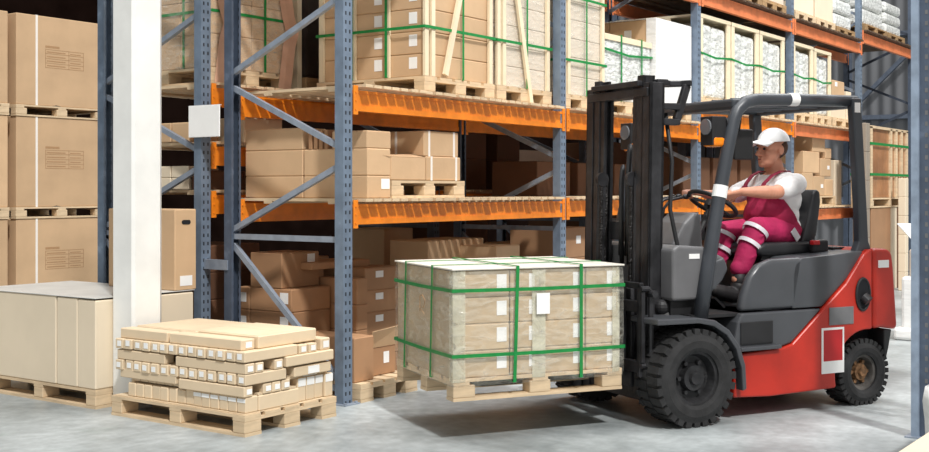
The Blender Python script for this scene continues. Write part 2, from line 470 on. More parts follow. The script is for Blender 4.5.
F0 = [0,2.8,5.6,8.4,11.2,14.0]
names = ['nearest, beside the small carton pallet','second from the left, behind the lifted load','third from the left, behind the mast','fourth from the left, behind the driver','fifth from the left, by the rear cab post','farthest, at the end of the row']
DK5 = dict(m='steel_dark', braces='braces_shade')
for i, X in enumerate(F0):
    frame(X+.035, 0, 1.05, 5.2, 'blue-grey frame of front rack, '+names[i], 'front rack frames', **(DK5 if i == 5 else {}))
names = ['nearest, with white sign box','second from the left','third from the left','fourth from the left']
for i, X in enumerate([0,2.8,5.6,8.4]):
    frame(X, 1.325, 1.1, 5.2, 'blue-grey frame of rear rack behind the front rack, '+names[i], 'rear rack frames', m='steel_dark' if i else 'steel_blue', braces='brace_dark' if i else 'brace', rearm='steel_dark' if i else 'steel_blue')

_bm = {}
def beam(X0, X1, Y, zb, zt, label, m='orange', group='orange rack beams', face=-1):
    """box beam between two frames, face=-1: looks toward the aisle"""
    L = X1-X0-.10; h = zt-zb
    k = (round(L,2), round(h,3), m, face)
    if k not in _bm:
        b = MB(); b.mm((0, 0, 0), (L, .045, h)); b.mm((0, -.006 if face<0 else .045, h*.0), (L, 0 if face<0 else .051, h*.28)); b.mm((0, -.004 if face<0 else .045, h*.86), (L, 0 if face<0 else .049, h))
        me = b.mesh('beam_body'); me.materials.append(M[m])
        c = MB(); c.mm((-.035, -.012, -.025), (.008, -.004, h+.03)); 
        for z in (.01, h*.5, h*.9): c.cyl((-.016,-.012,z),(-.016,-.017,z),.007,n=8)
        cm = c.mesh('end_connector'); cm.materials.append(M[m]); _bm[k] = (me, cm)
    me, cm = _bm[k]
    t = thing('rack_beam', label, 'rack beam', (X0+.085, Y, zb), 0, group)
    o = bpy.data.objects.new('beam_body', me); link(o, t)
    o = bpy.data.objects.new('end_connector', cm); link(o, t)
    o = bpy.data.objects.new('end_connector', cm); link(o, t); o.location = (L, 0, 0); o.scale = (-1,1,1)
    return t

_dk = {}
def deck(X0, X1, Y0, Y1, z, label, m='wood', group='slatted shelf decks'):
    L = X1-X0-.12
    k = (round(L,2), round(Y1-Y0,2), m)
    if k not in _dk:
        b = MB(); n = int(L/.098); rr = random.Random(3)
        for i in range(n):
            x = i*.098; e = rr.uniform(-.012,.012); b.mm((x, e, 0), (x+.075, Y1-Y0+e, .020))
        b.mm((0, .25, -.018), (L, .33, 0)); b.mm((0, Y1-Y0-.33, -.018), (L, Y1-Y0-.25, 0))
        me = b.mesh('shelf_deck'); me.materials.append(M[m]); _dk[k] = me
    o = bpy.data.objects.new('shelf_deck', _dk[k]); link(o); o.location = (X0+.095, Y0, z)
    return tag(o, label, 'shelf', group)

BAY = ['first bay from the left','second bay from the left','third bay from the left','fourth bay from the left','farthest bay at the right']
LV = {0: [('lower',1.19,1.325),('middle',1.95,2.09),('top',3.38,3.52)], 1: [('lower',1.19,1.325),('middle',1.95,2.09),('top',3.38,3.52)],  # first bay's top beams and deck are unseen, added to darken it
      2: [('lower',1.19,1.325),('middle',2.10,2.24),('top',3.38,3.52)], 3: [('lower',1.03,1.17),('middle',2.10,2.24),('top',3.38,3.52)], 4: [('top',3.55,3.69)]}
for i, lv in LV.items():
    for nm, zb, zt in lv:
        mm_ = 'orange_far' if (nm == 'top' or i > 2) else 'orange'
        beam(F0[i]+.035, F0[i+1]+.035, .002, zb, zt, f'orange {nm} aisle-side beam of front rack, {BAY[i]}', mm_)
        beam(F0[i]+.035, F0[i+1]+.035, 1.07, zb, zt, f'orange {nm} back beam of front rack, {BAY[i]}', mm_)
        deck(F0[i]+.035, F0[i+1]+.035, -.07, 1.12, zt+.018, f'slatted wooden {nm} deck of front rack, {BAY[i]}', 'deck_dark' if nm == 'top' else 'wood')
for i in range(3):
    for nm, zb, zt in (('low',1.245,1.385),('middle',1.60,1.74),('high',2.03,2.17)):
        if i > 0 and nm == 'middle': continue
        beam([0,2.8,5.6][i], [2.8,5.6,8.4][i], 1.328, zb, zt, f'orange {nm} beam of rear rack, {BAY[i]}')
        deck([0,2.8,5.6][i], [2.8,5.6,8.4][i], 1.30, 2.5, zt+.018, f'slatted {nm} deck of rear rack, {BAY[i]}')
# row spacer between the two racks, sign box
b = MB(); b.mm((-.02,1.085,.85), (.02,1.325,.92)); tag(obj('row_spacer', b, 'brace'), 'grey steel spacer bar linking front and rear racks', 'bar')
sg = thing('sign_box', 'plain white folded sign box fixed between two rack frames', 'sign', (-.075,1.20,1.80))
b = MB(); b.mm((-.01,-.105,0), (0,.215,.225)); obj('front_panel', b, 'white', sg, bevel=.003)
b = MB(); b.mm((-.009,-.105,.225), (.012,.215,.229)); obj('top_flap', b, 'white', sg)
# near frame of the opposite rack at the right edge of the view
t = thing('rack_frame', 'blue-grey frame of the opposite rack at right edge, seen close', 'rack frame', (1.165,-3.325,0))
up = MB(); up.mm((-.05,-.042,.006),(.05,0,5.2)); obj('upright', up, mat('scuffed_upright', rgb(150,166,186), .45, noise=.14, nscale=9), t)
up = MB(); up.mm((-.028,-.105,.006),(.045,-.0425,5.2)); o = obj('upright_lip', up, 'steel_dark', t)
up = MB()
for k in range(80): up.mm((-.0295,-.088,.06+k*.064),(-.0275,-.072,.085+k*.064))
obj('punched_slots', up, 'plate', o)
b = MB(); b.mm((-.075,-.10,0), (.075,.03,.008)); obj('foot_plate', b, 'brace', t)
up = MB(); up.mm((-.05,-1.12,.006), (.05,-1.05,5.2)); obj('upright', up, 'steel_dark', t)
for p, q in (((-.04,1.62),(-1.08,1.62)),((-.04,1.72),(-1.08,2.3)),((-.04,1.55),(-1.08,.95)),((-.04,.12),(-1.08,.9)),((-.04,2.9),(-1.08,2.35)),((-.04,3.0),(-1.08,3.6))):
    b = MB(); b.bar((0,p[0],p[1]), (0,q[0],q[1]), .038,.034, up=(1,0,0)); obj('brace', b, 'brace', t)
beam(1.165, 3.98, -3.41, 2.28, 2.44, 'orange beam of the opposite rack at right edge', 'orange', None)

# ------------------------------------------------------------------ goods on the left
# low load behind the column
pallet('pallet under low cream cartons beside white column', (-1.045,1.215,0), .82, 1.22)
carton('cream flat-packed carton at near end of low left load, narrow end panel', (-1.045,1.215,.127), (.83,.185,.575), 'card_cream', group='cream cartons')
carton('cream carton in low left load, second from the column', (-1.045,1.405,.127), (.83,.215,.58), 'card_cream', group='cream cartons')
carton('widest cream carton of low left load, at left edge of photo', (-1.045,1.632,.127), (.83,.98,.585), 'card_cream', group='cream cartons')
b = MB(); b.mm((-1.05,1.215,.7155),(-.205,2.61,.7195)); tag(obj('film_sheet', b, mat('dusty_film', rgb(214,214,210), .4, noise=.06, nscale=4, bump=.3, bscale=8)), 'dusty white film sheet covering the low left load', 'sheet')
# tall box with a hand hole
hb = carton('tan removal carton with hand hole standing behind white column', (-.375,1.225,.721), (.195,.72,.565), 'card', name='carton')
b = MB(); 
b.prism([(math.cos(a)*.018+(.022 if math.cos(a)>0 else -.022), math.sin(a)*.016) for a in [k*PI/8+.01 for k in range(16)]], -.0025, 0, 'xz')
o = obj('hand_hole', b, 'hole', hb, loc=(.10,-.0005,.475))
b = MB(); b.mm((.045,-.002,.03),(.155,0,.10)); obj('paper_label', b, 'white', hb)

# block stacks of big cartons, farther back
def big_stack(x, y, w, d, nm, k0=3, col='card'):
    for k in range(k0):
        lvl = ['bottom','middle','top'][k]
        z = k*1.11
        pallet(f'pallet under {lvl} big carton, {nm} stack at back left', (x,y,z), w, d, .125, group='pallets of big carton stacks')
        o = carton(f'big tan carton with printed panel, {lvl} of {nm} stack at back left', (x+.01,y+.01,z+.125), (w-.02,d-.02,.982), col, group='big cartons in block stacks', name='big_carton')
        b = MB(); b.mm((.235,-.004,0),(.262,-.001,.982)); b.mm((.235,-.004,.982),(.262,d-.02,.986)); obj('white_band', b, 'whiteband', o)
        b = MB()   # printed goods panel: thin faded ruled lines
        px0,pz0,pw,ph = .36,.42,.50,.20
        for zz in (0,.05,.10,.155,.20): b.mm((px0,-.0012,pz0+zz),(px0+pw,0,pz0+zz+.006))
        for xx in (0,.30,.494): b.mm((px0+xx,-.0012,pz0),(px0+xx+.006,0,pz0+ph+.006))
        for zz in (.02,.07,.12,.17): b.mm((px0+.02,-.0011,pz0+zz),(px0+.26,0,pz0+zz+.012)); b.mm((px0+.32,-.0011,pz0+zz),(px0+.46,0,pz0+zz+.010))
        b.mm((px0,-.0011,pz0+ph+.02),(px0+.18,0,pz0+ph+.045))
        obj('printed_panel', b, 'print', o)
        b = MB(); b.prism([(.44,0),(.50,.012),(.56,0)], -.003,0,'xz'); obj('torn_notch', b, 'hole', o)
big_stack(1.66,6.1,1.16,1.16,'second')
big_stack(.42,6.1,1.16,1.16,'leftmost')

# ------------------------------------------------------------------ small cartons on the near pallet
SX, SY = -1.10, -.205
pallet('old pallet under the small cartons, nearest on the floor', (SX,SY,0), .79, 1.19, m='wood')
def sm(label, x, y, z, d, tags=(), g=None, m='card_small'):
    return carton(label, (SX+x, SY+y, z), d, m, tags=tags, group=g, name='small_carton', cat='small box')
zb = .126
rg = random.Random(4)
o = MB(); o.mm((.012,.01,0),(.77,1.17,.004)); o = obj('cardboard_sheet', o, 'card_small', loc=(SX,SY,zb)); tag(o, 'loose cardboard sheet lying on the near pallet deck', 'sheet')
zb = .131
w = .072
for i in range(14):
    y = .015+i*.0745
    sm(f'short upright carton in bottom row of near pallet, {ORD[i]} from its near corner', .02+rg.uniform(0,.012), y, zb, (.10,w,.085+(.0 if i>6 else .008)), g='short cartons in bottom row',
       tags=[('l', w/2, .072, w*.9, .022)] if i in (0,1,2,3,4,5) else ())
for i in range(7):
    y = .52+i*.0745
    sm(f'short upright carton stacked on the bottom row, {ORD[i]} toward the column', .045, y, zb+.094, (.10,w,.06), g='short cartons stacked on bottom row')
sm('long tan carton along the bottom of the aisle side of near pallet', .125, .012, zb, (.34,.10,.09))
sm('long carton with tilted lid above it on the aisle side of near pallet', .125, .02, zb+.0915, (.32,.10,.012))
for i in range(4):
    sm(f'upright carton with white top label, {ORD[i]} from the right on aisle side', .70-i*.078, .01+rg.uniform(0,.02), zb, (.073,.16,.145), tags=[('f',.0365,.118,.066,.048)], g='upright cartons with white labels')
# core that fills the middle of the bottom row
sm('wide carton in the heart of the near pallet, bottom layer', .125, .20, zb, (.62,.95,.095))
z2 = .226
for x in (.005,.16,.235,.315):
    sm(f'long carton with its labelled end over the aisle side, {x*100:.0f} centimetres in, second layer' if False else 'labelled carton end in second layer, '+{.005:'at the near corner',.16:'right of the dark gap',.235:'third from the corner',.315:'fourth from the corner'}[x], x, .01, z2, (.07,.56,.06), tags=[('f',.04,.030,.04,.03)], g='second layer carton ends')
sm('long carton on left half of second layer facing the column', .012, .60, z2+.02, (.12,.52,.052))
sm('wide carton in middle of second layer of near pallet', .40, .19, z2+.022, (.36,.90,.045))
sm('second layer carton lying along the aisle side, right half', .39, .04, z2+.05, (.36,.10,.028), tags=[('f',.20,.014,.12,.022)])
z3 = .304-.012
for i in range(14):
    y = .005+i*.083
    sm(f'labelled carton end in lower labelled row, {ORD[i]} from near corner', rg.uniform(0,.012), y, z3, (.40 if i else .34,.070,.064), tags=[('l',.037+rg.uniform(-.008,.008),.034+rg.uniform(-.005,.005),.036,.032)], g='lower labelled row of carton ends')
sm('long carton lying right of lower labelled row', .41, .0, z3, (.33,.075,.06), tags=[('f',.17,.03,.10,.045)])
sm('wide carton behind the right end of lower labelled row', .42, .09, z3, (.33,1.0,.06))
z4 = .358
sm('long carton in fourth layer facing left, near half', .012, .005, z4, (.075,.60,.06), tags=[('f',.037,.03,.042,.032)])
sm('long carton in fourth layer facing left, far half', .012, .70, z4, (.075,.45,.06))
sm('fourth layer carton end, second from near corner', .095, .005, z4, (.065,.60,.058), tags=[('f',.03,.03,.040,.032)], g='fourth layer carton ends')
sm('fourth layer carton end, right of the open gap', .25, .005, z4, (.07,.60,.058), tags=[('f',.034,.03,.042,.034)], g='fourth layer carton ends')
sm('long carton in fourth layer along right aisle side', .335, -.01, z4+.005, (.42,.075,.062))
sm('wide carton in fourth layer behind the aisle side', .335, .08, z4, (.40,1.04,.058))
z5 = .4255
for i in range(14):
    y = .005+i*.083
    sm(f'labelled carton end in upper labelled row, {ORD[i]} from near corner', rg.uniform(0,.012), y, z5, (.44,.074,.062), tags=[('l',.037+rg.uniform(-.008,.008),.036+rg.uniform(-.005,.005),.036,.034)], g='upper labelled row of carton ends')
for k, x in enumerate((.46,.545)):
    sm(f'carton end with label at right of upper layer, {ORD[k]} of two', x, .005, z5, (.072,.55,.055), tags=[('f',.036,.028,.04,.032)], g='upper layer carton ends on aisle side')
sm('carton end with label at far right corner of upper layer', .66, .012, z5, (.085,.40,.075), tags=[('f',.045,.036,.05,.04)])
z6 = .489
sm('flat long carton on top of near pallet, nearest the aisle', .03, .06, z6, (.11,.62,.062), tags=[('f',.06,.03,.05,.034)])
sm('flat long carton on top of near pallet, toward the column', .03, .70, z6, (.10,.44,.062), tags=[('f',.05,.03,.05,.034)])
sm('large flat carton on top of near pallet', .15, .04, z6, (.50,.52,.075))
sm('large flat carton on top of near pallet, far half', .15, .58, z6, (.52,.55,.066))

# ------------------------------------------------------------------ shelf goods, lower level, first bay
LB = 1.325+.039
rows = [('bottom',0,.155),('middle',.157,.185),('top',.344,.155)]
for nm, z, h in rows:
    carton(f'tan carton, {nm} of far column in lower shelf stack', (.28,.635,LB+z), (.25,.575,h), 'card', group='cartons stacked on lower shelf')
    if nm != 'top':
        carton(f'tan carton, {nm} of near column in lower shelf stack', (.28,.035,LB+z), (.25,.59,h), 'card', group='cartons stacked on lower shelf', tags=[('f',.19,.10,.09,.07)] if nm == 'bottom' else ())
for i in range(4):
    carton(f'flattened carton standing on edge atop lower shelf stack, {ORD[i]} from the frame', (.28,.40+i*.05,LB+.344), (.25,.03,.135-i*.006), 'card_brown', group='flattened cartons on edge')
carton('open topped tan carton atop near column of lower shelf stack', (.28,.04,LB+.344), (.26,.32,.12), 'card')
carton('pale carton on rear rack seen above lower shelf stack', (.55,1.5,1.78), (.42,.5,.20), 'card_cream')
pallet('pallet carrying three taped cartons on lower shelf', (.545,.035,LB), .88, .85, .125)
# carton with raised flaps
oc = carton('tan carton with raised lid flaps on shelf pallet, left', (.54,.04,LB+.127), (.40,.42,.165), 'card')
for nm, pts in (('lid_flap', [(-.02,-.01,.165),(.0,.43,.165),(-.16,.46,.20),(-.18,.0,.185)]),('lid_flap', [(0,0,.167),(.40,0,.167),(.41,.16,.195),(.0,.17,.185)])):
    b = MB(); b.quad(pts); thicken(b.bm, .004); obj(nm, b, 'card', oc)
c1 = carton('tan carton with pale tape on shelf pallet, lower right', (.975,.06,LB+.127), (.43,.55,.175), 'card')
c2 = carton('tan carton with pale tape on shelf pallet, upper right', (.96,.07,LB+.304), (.43,.55,.185), 'card')
for c_, h in ((c1,.175),(c2,.185)):
    for x in (.05,.36):
        b = MB(); b.mm((x,-.003,0),(x+.022,-.0005,h)); b.mm((x,-.003,h),(x+.022,.55,h+.003)); obj('packing_tape', b, 'whiteband', c_)
    b = MB(); b.mm((-.003,.25,h*.0),(-.0005,.27,h)); obj('packing_tape', b, 'whiteband', c_)

# ------------------------------------------------------------------ floor goods under the lower shelf, first bay
def stack(x, y, d, z0, n, label, m='card_brown', tagf=None, jitter=.0, group=None):
    """n equal cartons piled up; label has {} for the place in the pile"""
    nm = {1:['only'],2:['bottom','top'],3:['bottom','middle','top'],4:['bottom','second','third','top'],5:['bottom','second','third','fourth','top'],6:['bottom','second','third','fourth','fifth','top']}[n]
    for k in range(n):
        carton(label.format(nm[k]), (x+random.uniform(-jitter,jitter), y+random.uniform(-jitter,jitter), z0+k*(d[2]+.002)), d, m, tags=tagf or (), group=group)
lab = [('f',.06,.10,.055,.06)]
# main brown stack: two wide rows seen over the small cartons
for k,(nm,z,h) in enumerate((('bottom',.0,.18),('second',.182,.18),('third',.364,.172),('fourth',.538,.165))):
    carton(f'brown carton with white label, {nm} in the wide floor stack', (.30,.765,z), (.42,.42,h), 'card_brown', tags=[('l',.07,.10,.08,.08)], group='brown cartons in wide floor stack')
    carton(f'brown carton behind wide floor stack, {nm} from the floor', (.30,1.19,z), (.40,.115,h), 'card_brown', tags=[('l',.06,.09,.06,.07)], group='brown cartons behind wide floor stack')
carton('tall brown carton with white label on top of wide floor stack', (.30,.86,.706), (.40,.32,.255), 'card_brown', tags=[('f',.31,.20,.08,.085)])
carton('brown carton on rear rack floor pile behind tall carton', (.86,1.35,.62), (.50,.5,.26), 'card_brown')
carton('brown carton under it on the rear rack floor pile', (.86,1.35,.0), (.50,.5,.61), 'card_brown')
stack(.735,.52,(.125,.40,.19),0,4,'narrow brown carton, {} of pile beside near upright','card_brown', group='narrow carton pile')
stack(.875,.56,(.40,.42,.165),0,5,'brown carton with corner label, {} of pile above the open carton','card_brown', tagf=[('f',.17,.115,.09,.05)], group='corner label pile')
carton('brown carton lying on top of the corner label pile', (.50,.75,.835), (.66,.30,.05), 'card_brown')
pallet('half pallet with open carton beside nearest rack upright', (.12,-.04,0), .62, .80, .125, m='wood')
ob = carton('brown carton with front flap folded down on half pallet', (.345,.10,.127), (.32,.36,.20), 'card_brown', tags=[('f',.215,.12,.06,.08)])
b = MB(); b.quad([(0,-.005,.20),(.32,-.005,.20),(.34,-.05,.34),(.0,-.06,.32)]); thicken(b.bm, .004); obj('lid_flap', b, 'card', ob)
carton('brown carton beside the open one on half pallet', (.125,.02,.127), (.205,.50,.30), 'card_brown')
carton('pale brown carton high on rear pile under lower beam', (2.28,1.52,.62), (.42,.45,.45), 'card')
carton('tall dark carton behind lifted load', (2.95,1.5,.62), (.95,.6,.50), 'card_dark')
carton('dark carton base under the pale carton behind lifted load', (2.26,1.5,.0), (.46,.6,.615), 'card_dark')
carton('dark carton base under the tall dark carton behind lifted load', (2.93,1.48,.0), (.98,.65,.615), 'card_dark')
for i in range(5):
    carton(f'open brown carton row on floor bay, {ORD[i]} from the left', (1.74+i*.16,.62,.72), (.155,.40,.285), 'card', group='open carton row')
carton('brown carton base under the open carton row', (1.72,.60,0), (.86,.46,.715), 'card_brown')
carton('upright brown carton left of second frame, behind lifted load', (2.18,.25,.62), (.36,.38,.335), 'card')
carton('brown carton base left of second frame, behind lifted load', (2.17,.24,0), (.38,.42,.615), 'card_brown')
carton('upright brown carton seen just left of second frame, farther back', (3.13,.66,.60), (.42,.36,.335), 'card')
carton('brown carton base farther back beyond second frame', (3.12,.66,0), (.44,.37,.595), 'card_brown')
stack(2.98,.14,(.52,.5,.27),0,4,'brown carton with label, {} of floor pile beyond second frame','card_brown', tagf=[('f',.36,.16,.08,.07)], group='floor pile beyond second frame')
stack(3.6,.3,(.6,.5,.26),0,4,'brown carton, {} of floor pile behind the mast','card_brown', tagf=[('f',.36,.16,.08,.07)], group='floor pile behind the mast')
stack(4.4,.2,(.7,.6,.28),0,3,'brown carton, {} of floor pile by steering wheel','card_brown', group='floor pile by steering wheel')

# ------------------------------------------------------------------ rear rack goods
# floor pile seen in the gap between the racks
stack(.12,1.45,(.55,.60,.20),0,5,'dark brown carton, {} of pile in gap between racks','card_dark', group='dark pile between racks')
# small boxes on its shelves seen beside the column
for i in range(2):
    carton(f'small tan carton on middle rear shelf beside column, {ORD[i]} from the left', (.08,1.80-i*.20,1.78), (.3,.185,.145), 'card', group='small cartons on middle rear shelf')
    for k in range(2):
        carton(f'small cream carton on low rear shelf, {"lower" if k==0 else "upper"} row, {ORD[i]} from left', (.08,1.80-i*.20,1.425+k*.088), (.3,.19,.086), 'card_cream', group='small cartons on low rear shelf')
for i in range(2):
    carton(f'dark carton on low rear shelf behind sign box, {ORD[i]} from the left', (.10,1.60-i*.17,1.425), (.4,.16,.14), 'card_dark', group='dark cartons on low rear shelf')
# strapped load high on the rear rack
def crate_rows(x, y, d, z0, rows, cols_x, cols_y, label, m, tagf=(), group=None, only=None):
    """cartons of a palletised load: every one that shows on the -X or -Y side"""
    cx, cy, ch = d[0]/cols_x, d[1]/cols_y, d[2]/rows
    for r in range(rows):
        rn = 'top row' if r == rows-1 else f'{ORD[r]} row up'
        for i in range(cols_x):
            for j in range(cols_y):
                if i > 0 and j > 0: continue
                pos = 'corner' if (i == 0 and j == 0) else (f'{ORD[i]} along front' if j == 0 else f'{ORD[j]} along left side')
                tg = [q for q in tagf if (q[0] == 'f' and j == 0) or (q[0] == 'l' and i == 0)]
                carton(f'{label}, {rn}, {pos}', (x+i*cx, y+j*cy, z0+r*ch), (cx-.004, cy-.004, ch-.003), m, tags=tg, group=group)
pallet('pallet under strapped tan load high on rear rack', (.14,1.42,2.208), .85, 1.05, .125)
crate_rows(.15,1.43,(.83,1.03,1.0),2.335,4,2,3,'tan carton of strapped load on rear rack','card', group='cartons of strapped load on rear rack')
for k, z in enumerate((.42,.85)): strap_h(f'green band round the strapped load on rear rack, {["lower","upper"][k]}', (.15,1.43,2.335), 0, .83, 1.03, z, group='bands on rear load')
for k, y in enumerate((.3,.7)): strap_v(f'vertical green band on rear load, {ORD[k]} from its near corner', (.15,1.43,2.335), 0, .83, 1.03, 0, 1.0, y, 'y', group='vertical bands on rear load')
strap_v('vertical green band on front of rear load', (.15,1.43,2.335), 0, .83, 1.03, 0, 1.0, .55, 'x')
b = MB(); b.mm((.142,1.424,2.335),(.984,2.466,3.345)); tag(obj('stretch_film', b, 'film'), 'clear stretch film round strapped load on rear rack', 'film')
def edge_board(x, y, label):
    """bent, buckled cardboard corner protector"""
    b = MB(); pts = [(0,2.21),(.05,2.55),(.09,2.66),(.04,2.80),(.0,3.0),(.0,3.34)]
    for (a, z), (c_, w_) in zip(pts[:-1], pts[1:]):
        b.quad([(x+a, y-.05, z),(x+a+.055, y-.075, z),(x+c_+.055, y-.075, w_),(x+c_, y-.05, w_)])
        b.quad([(x+a-.03, y-.02, z),(x+a, y-.05, z),(x+c_, y-.05, w_),(x+c_-.03, y-.02, w_)])
    bmesh.ops.remove_doubles(b.bm, verts=b.bm.verts[:], dist=.001)
    thicken(b.bm, .005)
    return tag(obj('edge_board', b, 'kraft_edge'), label, 'edge board', 'buckled edge boards')
edge_board(.19,1.43,'buckled pinkish edge board at left corner of rear load')
edge_board(.86,1.43,'buckled pinkish edge board at right corner of rear load')
b = MB(); b.mm((1.09,1.45,2.21),(1.14,1.52,3.34)); tag(obj('wooden_post', b, 'wood_crate'), 'bare wooden post standing right of rear strapped load', 'post')
pallet('pallet under the dark wrapped load on rear rack', (1.16,1.42,2.208), .85, 1.0, .125, m='wood_old')
b = MB(); b.mm((1.17,1.44,2.336),(2.0,2.40,3.2)); tag(obj('wrapped_load', b, 'drum', bevel=.03), 'dark brown film-wrapped load high on rear rack', 'load')
for i in range(2):
    stack(3.45+i*.62,1.5,(.42,.5,.30),1.425,2,'dark carton, {} of '+['left','right'][i]+' pair on rear shelf through first bay','card_dark', group='dark pairs on rear shelf')
carton('dark block filling the shaded gap between the dark pairs on rear shelf', (3.90,1.62,1.425), (.15,.4,.55), 'drum')  # dark block added to stand for the dark gap here
carton('pale wrapped block on rear rack beyond second frame', (4.6,1.6,1.425), (.9,.6,.42), 'card_pale')
for i in range(4):  # dark blocks added as backdrop where the rear rack lies in gloom
    carton(f'added dark backdrop block on low rear deck beyond third frame, {ORD[i]} from left', (6.45+i*.48 if i < 4 else 0,1.5,1.425), (.44,.6,.56), 'card_dark', group='dark backdrop blocks on low rear deck')
    carton(f'added dark backdrop block on rear rack floor beyond third frame, {ORD[i]} from left', (5.75+i*.66,1.5,0), (.62,.7,1.12), 'card_dark', group='dark backdrop blocks on rear rack floor')
for i in range(3):  # tall dark blocks added as backdrop for the dark gap above the cartons
    carton(f'added tall dark backdrop block behind the tan pallet cartons at right, {ORD[i]} from left', (8.52+i*.95,1.6,0), (.90,.7,2.15), 'drum', group='tall dark backdrop blocks at right')
carton('tan carton on rear rack seen past second frame', (5.7,1.5,1.425), (.7,.6,.34), 'card_brown')

# ------------------------------------------------------------------ upper loads of the front rack
LC = 2.09+.039
def framed_load(x, y, d, z, rows, nm, cols=(1,3), m='card_film', diag=0, posts=True, hp=.13, film='film', labels=False, pm='wood', band=(.36,.86), left=True):
    """pallet + cartons + wooden posts + bands + film"""
    L, W, H = d
    pallet(f'pallet under {nm}', (x,y,z), L, W, hp, m=pm)
    z1 = z+hp+.002
    tg = [('l',.10,.10,.075,.085)] if labels else ()
    crate_rows(x+.03,y+.03,(L-.06,W-.06,H),z1,rows,cols[0],cols[1],f'carton of {nm}',m,tagf=tg,group=f'cartons of {nm}')
    if posts:
        t = thing('crate_frame', f'pale wooden post frame round {nm}', 'frame', (x,y,z1))
        def post(p, q, w=.045, k=.022, up=(0,1,0)):
            b = MB(); b.bar(p, q, w, k, up=up); obj('post', b, 'wood_crate', t)
        post((.03,.012,0),(.03,.012,H)); post((L-.05,.012,0),(L-.05,.012,H)); post((.11,.012,0),(.11,.012,H))
        if diag > 0: post((.25,-.004,.02),(.55,-.004,H),.05)
        if diag < 0: post((.50,-.004,-.12),(.26,-.004,H*.86),.05)
        if left:
            for j in range(1, 3): post((.016,.03+(W-.06)*j/3-.005,0),(.016,.03+(W-.06)*j/3-.005,H),.04,.02,(1,0,0))
        post((.016,W-.04,0),(.016,W-.04,H),.045,.022,(1,0,0))
        b = MB(); b.mm((0,0,H),(L,W,H+.02)); obj('lid_board', b, 'wood_crate', t)
    for k, zz in enumerate(band):
        strap_h(f'{["lower","upper"][k]} green band round {nm}', (x,y,z1), 0, L, W, H*zz, group='bands on upper loads')
    if left:
        for k, yy in enumerate((.36,.68)): strap_v(f'vertical green band on left side of {nm}, {["near","far"][k]}', (x,y,z1), 0, L, W, 0, H+.02, W*yy-.02, 'y', group='vertical bands on upper loads')
    strap_v(f'vertical green band on front of {nm}', (x,y,z1), 0, L, W, 0, H+.02, L*.52, 'x', group='vertical bands on upper loads')
    if film:
        b = MB(); b.mm((.022,.022,.0),(L-.022,W-.022,H-.002)); o = obj('stretch_film', b, film, loc=(x,y,z1)); tag(o, f'clear film wrapped round {nm}', 'film')
framed_load(.975,.075,(.92,1.06,1.0),LC,6,'tan load on middle deck, leftmost',diag=1,film=None,labels=True,m='card')
framed_load(1.93,.075,(.84,1.06,1.0),LC,6,'film-wrapped load on middle deck, left of second frame',cols=(1,1),m='card_pale',diag=-1,left=False,band=(.36,.88))
framed_load(2.96,.075,(.78,1.06,1.0),LC,6,'film-wrapped load on middle deck, right of second frame',cols=(1,1),m='card_pale',left=False,band=(.30,.86))
# low crate wrapped in film with green bands
pallet('pallet under low white crate above the mast', (3.76,.10,LC), .97, 1.0, .13)
wl = thing('wrapped_crate', 'low white film-wrapped crate with wooden lid above mast', 'crate', (3.76,.10,LC+.132))
b = MB(); b.mm((.01,.01,0),(.96,.98,.60)); obj('film_body', b, 'foil', wl, bevel=.02)
b = MB(); b.mm((0,0,.60),(.97,.99,.615)); b.mm((0,-.002,.56),(.97,.01,.602)); obj('lid_board', b, 'wood_crate', wl)
strap_h('green band round low white crate above mast', (3.76,.10,LC+.132), 0, .97, 1.0, .47, sag=.03)
for k, xx in enumerate((.32,.74)): strap_v(f'vertical green band on low white crate, {["left","right"][k]}', (3.76,.10,LC+.132), 0, .97, 1.0, 0, .617, xx, 'x')
# tall white wrapped load with bare carton side
pallet('pallet under tall white wrapped load', (4.74,.06,LC), .84, 1.05, .13)
crate_rows(4.75,.075,(.82,1.03,.86),LC+.132,3,1,2,'brown carton side of tall white wrapped load','card',tagf=[('l',.3,.14,.08,.1)],group='cartons of tall white load')
b = MB(); b.mm((4.752,.058,LC+.132),(5.575,.074,LC+1.0)); b.mm((4.752,.058,LC+.993),(5.575,1.10,LC+1.002)); b.mm((4.742,.058,LC+.132),(4.75,.17,LC+1.0)); tag(obj('white_film', b, 'whitewrap', bevel=.004), 'opaque white film wrapped over the tall load beside third frame', 'film')
# framed foil crates
def foil_crate(x, z, L, H, nm, y=.05, W=1.0, m='foil'):
    pallet(f'pallet under {nm}', (x,y,z), L, W, .13)
    t = thing('foil_crate', f'wooden framed crate wrapped in crumpled clear film, {nm}', 'crate', (x,y,z+.132), 0, 'film-wrapped framed crates')
    b = MB(); b.mm((.05,.03,0),(L/2-.01,W-.03,H-.055)); b.mm((L/2+.005,.032,0),(L-.05,W-.03,H-.065)); b.mm((.1,.05,0),(L-.1,W-.05,H-.09)); obj('film_body', b, m, t, bevel=.05, seg=3)
    b = MB(); b.mm((0,0,0),(.09,.02,H)); obj('post', b, 'wood_crate', t)
    b = MB(); b.mm((L-.09,0,0),(L,.02,H)); obj('post', b, 'wood_crate', t)
    for yy in (.02,.34,.66,W-.09):
        b = MB(); b.mm((0,yy,0),(.02,yy+.07,H)); obj('post', b, 'wood_crate', t)
    # arched top rail
    b = MB(); b.mm((0,-.004,H-.012),(L,.02,H+.028)); obj('top_rail', b, 'wood_crate', t)
    b = MB(); b.mm((0,.02,H),(L,W,H+.025)); obj('lid_board', b, 'wood_crate', t)
    strap_h(f'green band round the crate, {nm}', (x,y,z+.132), 0, L, W, H*.55, group='bands on foil crates', sag=.03)
LC2 = 2.24+.039
foil_crate(5.76,LC2,.83,.86,'first right of third frame')
